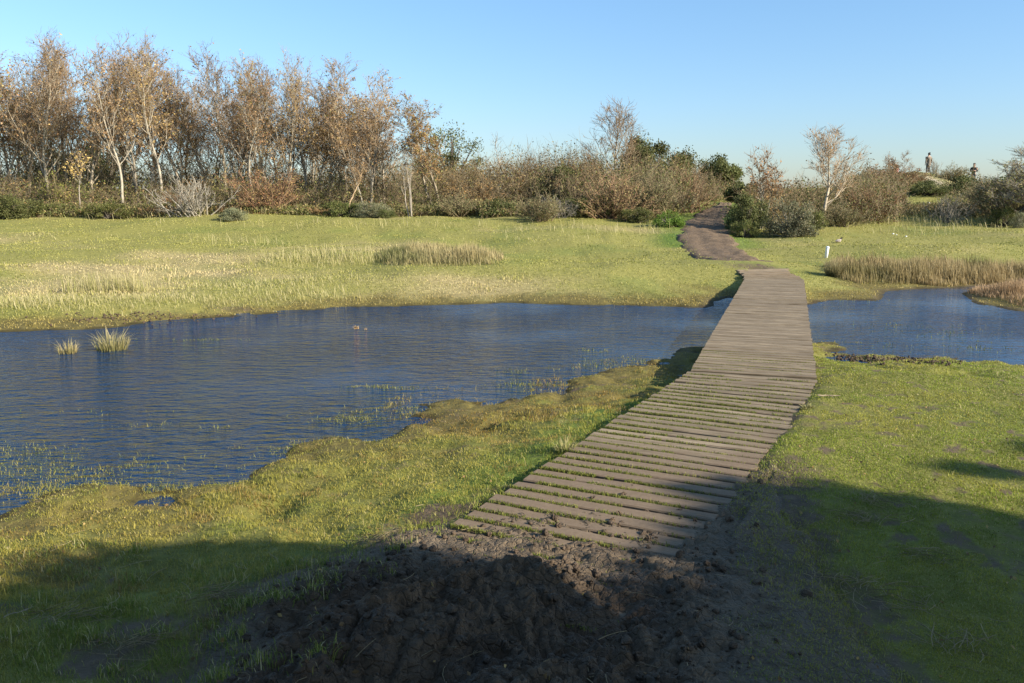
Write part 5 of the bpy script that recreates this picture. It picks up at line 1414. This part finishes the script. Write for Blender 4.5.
for i, (x, y, W_, H_) in enumerate(((-4.5, -5.5, 5, 6.0), (.5, -6.5, 5.5, 6.5), (5.0, -6.2, 5.5, 6.2), (-8.5, -3.6, 5, 5.0))):  # unseen trees added to block skylight and deepen the foreground shade
    K, F = make_leafy(600 + i, W_, H_, 15000, .2, MIDGREEN, 44, BARK_DARK, .1, trunk=.4, fill=.6)
    o = bpy.data.objects.new('leafy_tree', None); COL.objects.link(o); o.location = (x, y, hz(x, y)); K.name = 'trunk'; F.name = 'crown'
    link('trunk', K, o); link('crown', F, o); tag(o, 'unseen leafy green tree added behind the viewer to block skylight', 'tree', 'leafy trees added behind the viewer')

# ------------------------------------------------------------------ light, sky, camera
w = bpy.data.worlds.new('World'); scene.world = w; w.use_nodes = True
nt = w.node_tree; nt.nodes.clear()
sky = nt.nodes.new('ShaderNodeTexSky'); sky.sky_type = 'NISHITA'; sky.sun_disc = False
sky.sun_elevation = SUN_EL; sky.sun_rotation = math.atan2(SUN[0], SUN[1])
sky.air_density = 1.0; sky.dust_density = .4; sky.ozone_density = 1.4; sky.altitude = 0
bg = nt.nodes.new('ShaderNodeBackground'); bg.inputs['Strength'].default_value = .095
wo = nt.nodes.new('ShaderNodeOutputWorld'); 
tcw = nt.nodes.new('ShaderNodeTexCoord'); sxyz = nt.nodes.new('ShaderNodeSeparateXYZ'); nt.links.new(tcw.outputs['Generated'], sxyz.inputs[0])
cr_ = ramp(nt, sxyz.outputs[2], [(0.0, (.52, .585, .74)), (.10, (.585, .71, .88)), (.30, (.68, .885, 1.02)), (.7, (.84, .99, 1.04))])
nt.links.new(mixc(nt, 1.0, sky.outputs[0], cr_, 'MULTIPLY'), bg.inputs[0]); nt.links.new(bg.outputs[0], wo.inputs[0])
sl_ = bpy.data.lights.new('sun', 'SUN'); sl_.energy = 5.0; sl_.angle = math.radians(.53); sl_.color = (1, .92, .78)
so = bpy.data.objects.new('sun', sl_); COL.objects.link(so)
so.rotation_euler = Vector(tuple(-SUN)).to_track_quat('-Z', 'Y').to_euler(); so.location = (20, -12, 20)

cam = bpy.data.cameras.new('camera'); cam.sensor_width = 36; cam.lens = FPX / 1024 * 36; cam.clip_end = 2000; cam.clip_start = .05
co = bpy.data.objects.new('camera', cam); COL.objects.link(co); co.location = (0, 0, CAM_Z); co.rotation_euler = (PI / 2 - PITCH, 0, 0)
scene.camera = co
vs = scene.view_settings; vs.view_transform = 'Standard'; vs.look = 'None'; vs.exposure = 1.2; vs.gamma = 1; vs.use_curve_mapping = False
scene.render.engine = 'CYCLES'; scene.cycles.max_bounces = 6; scene.cycles.diffuse_bounces = 3; scene.cycles.transparent_max_bounces = 4
scene.cycles.use_denoising = True
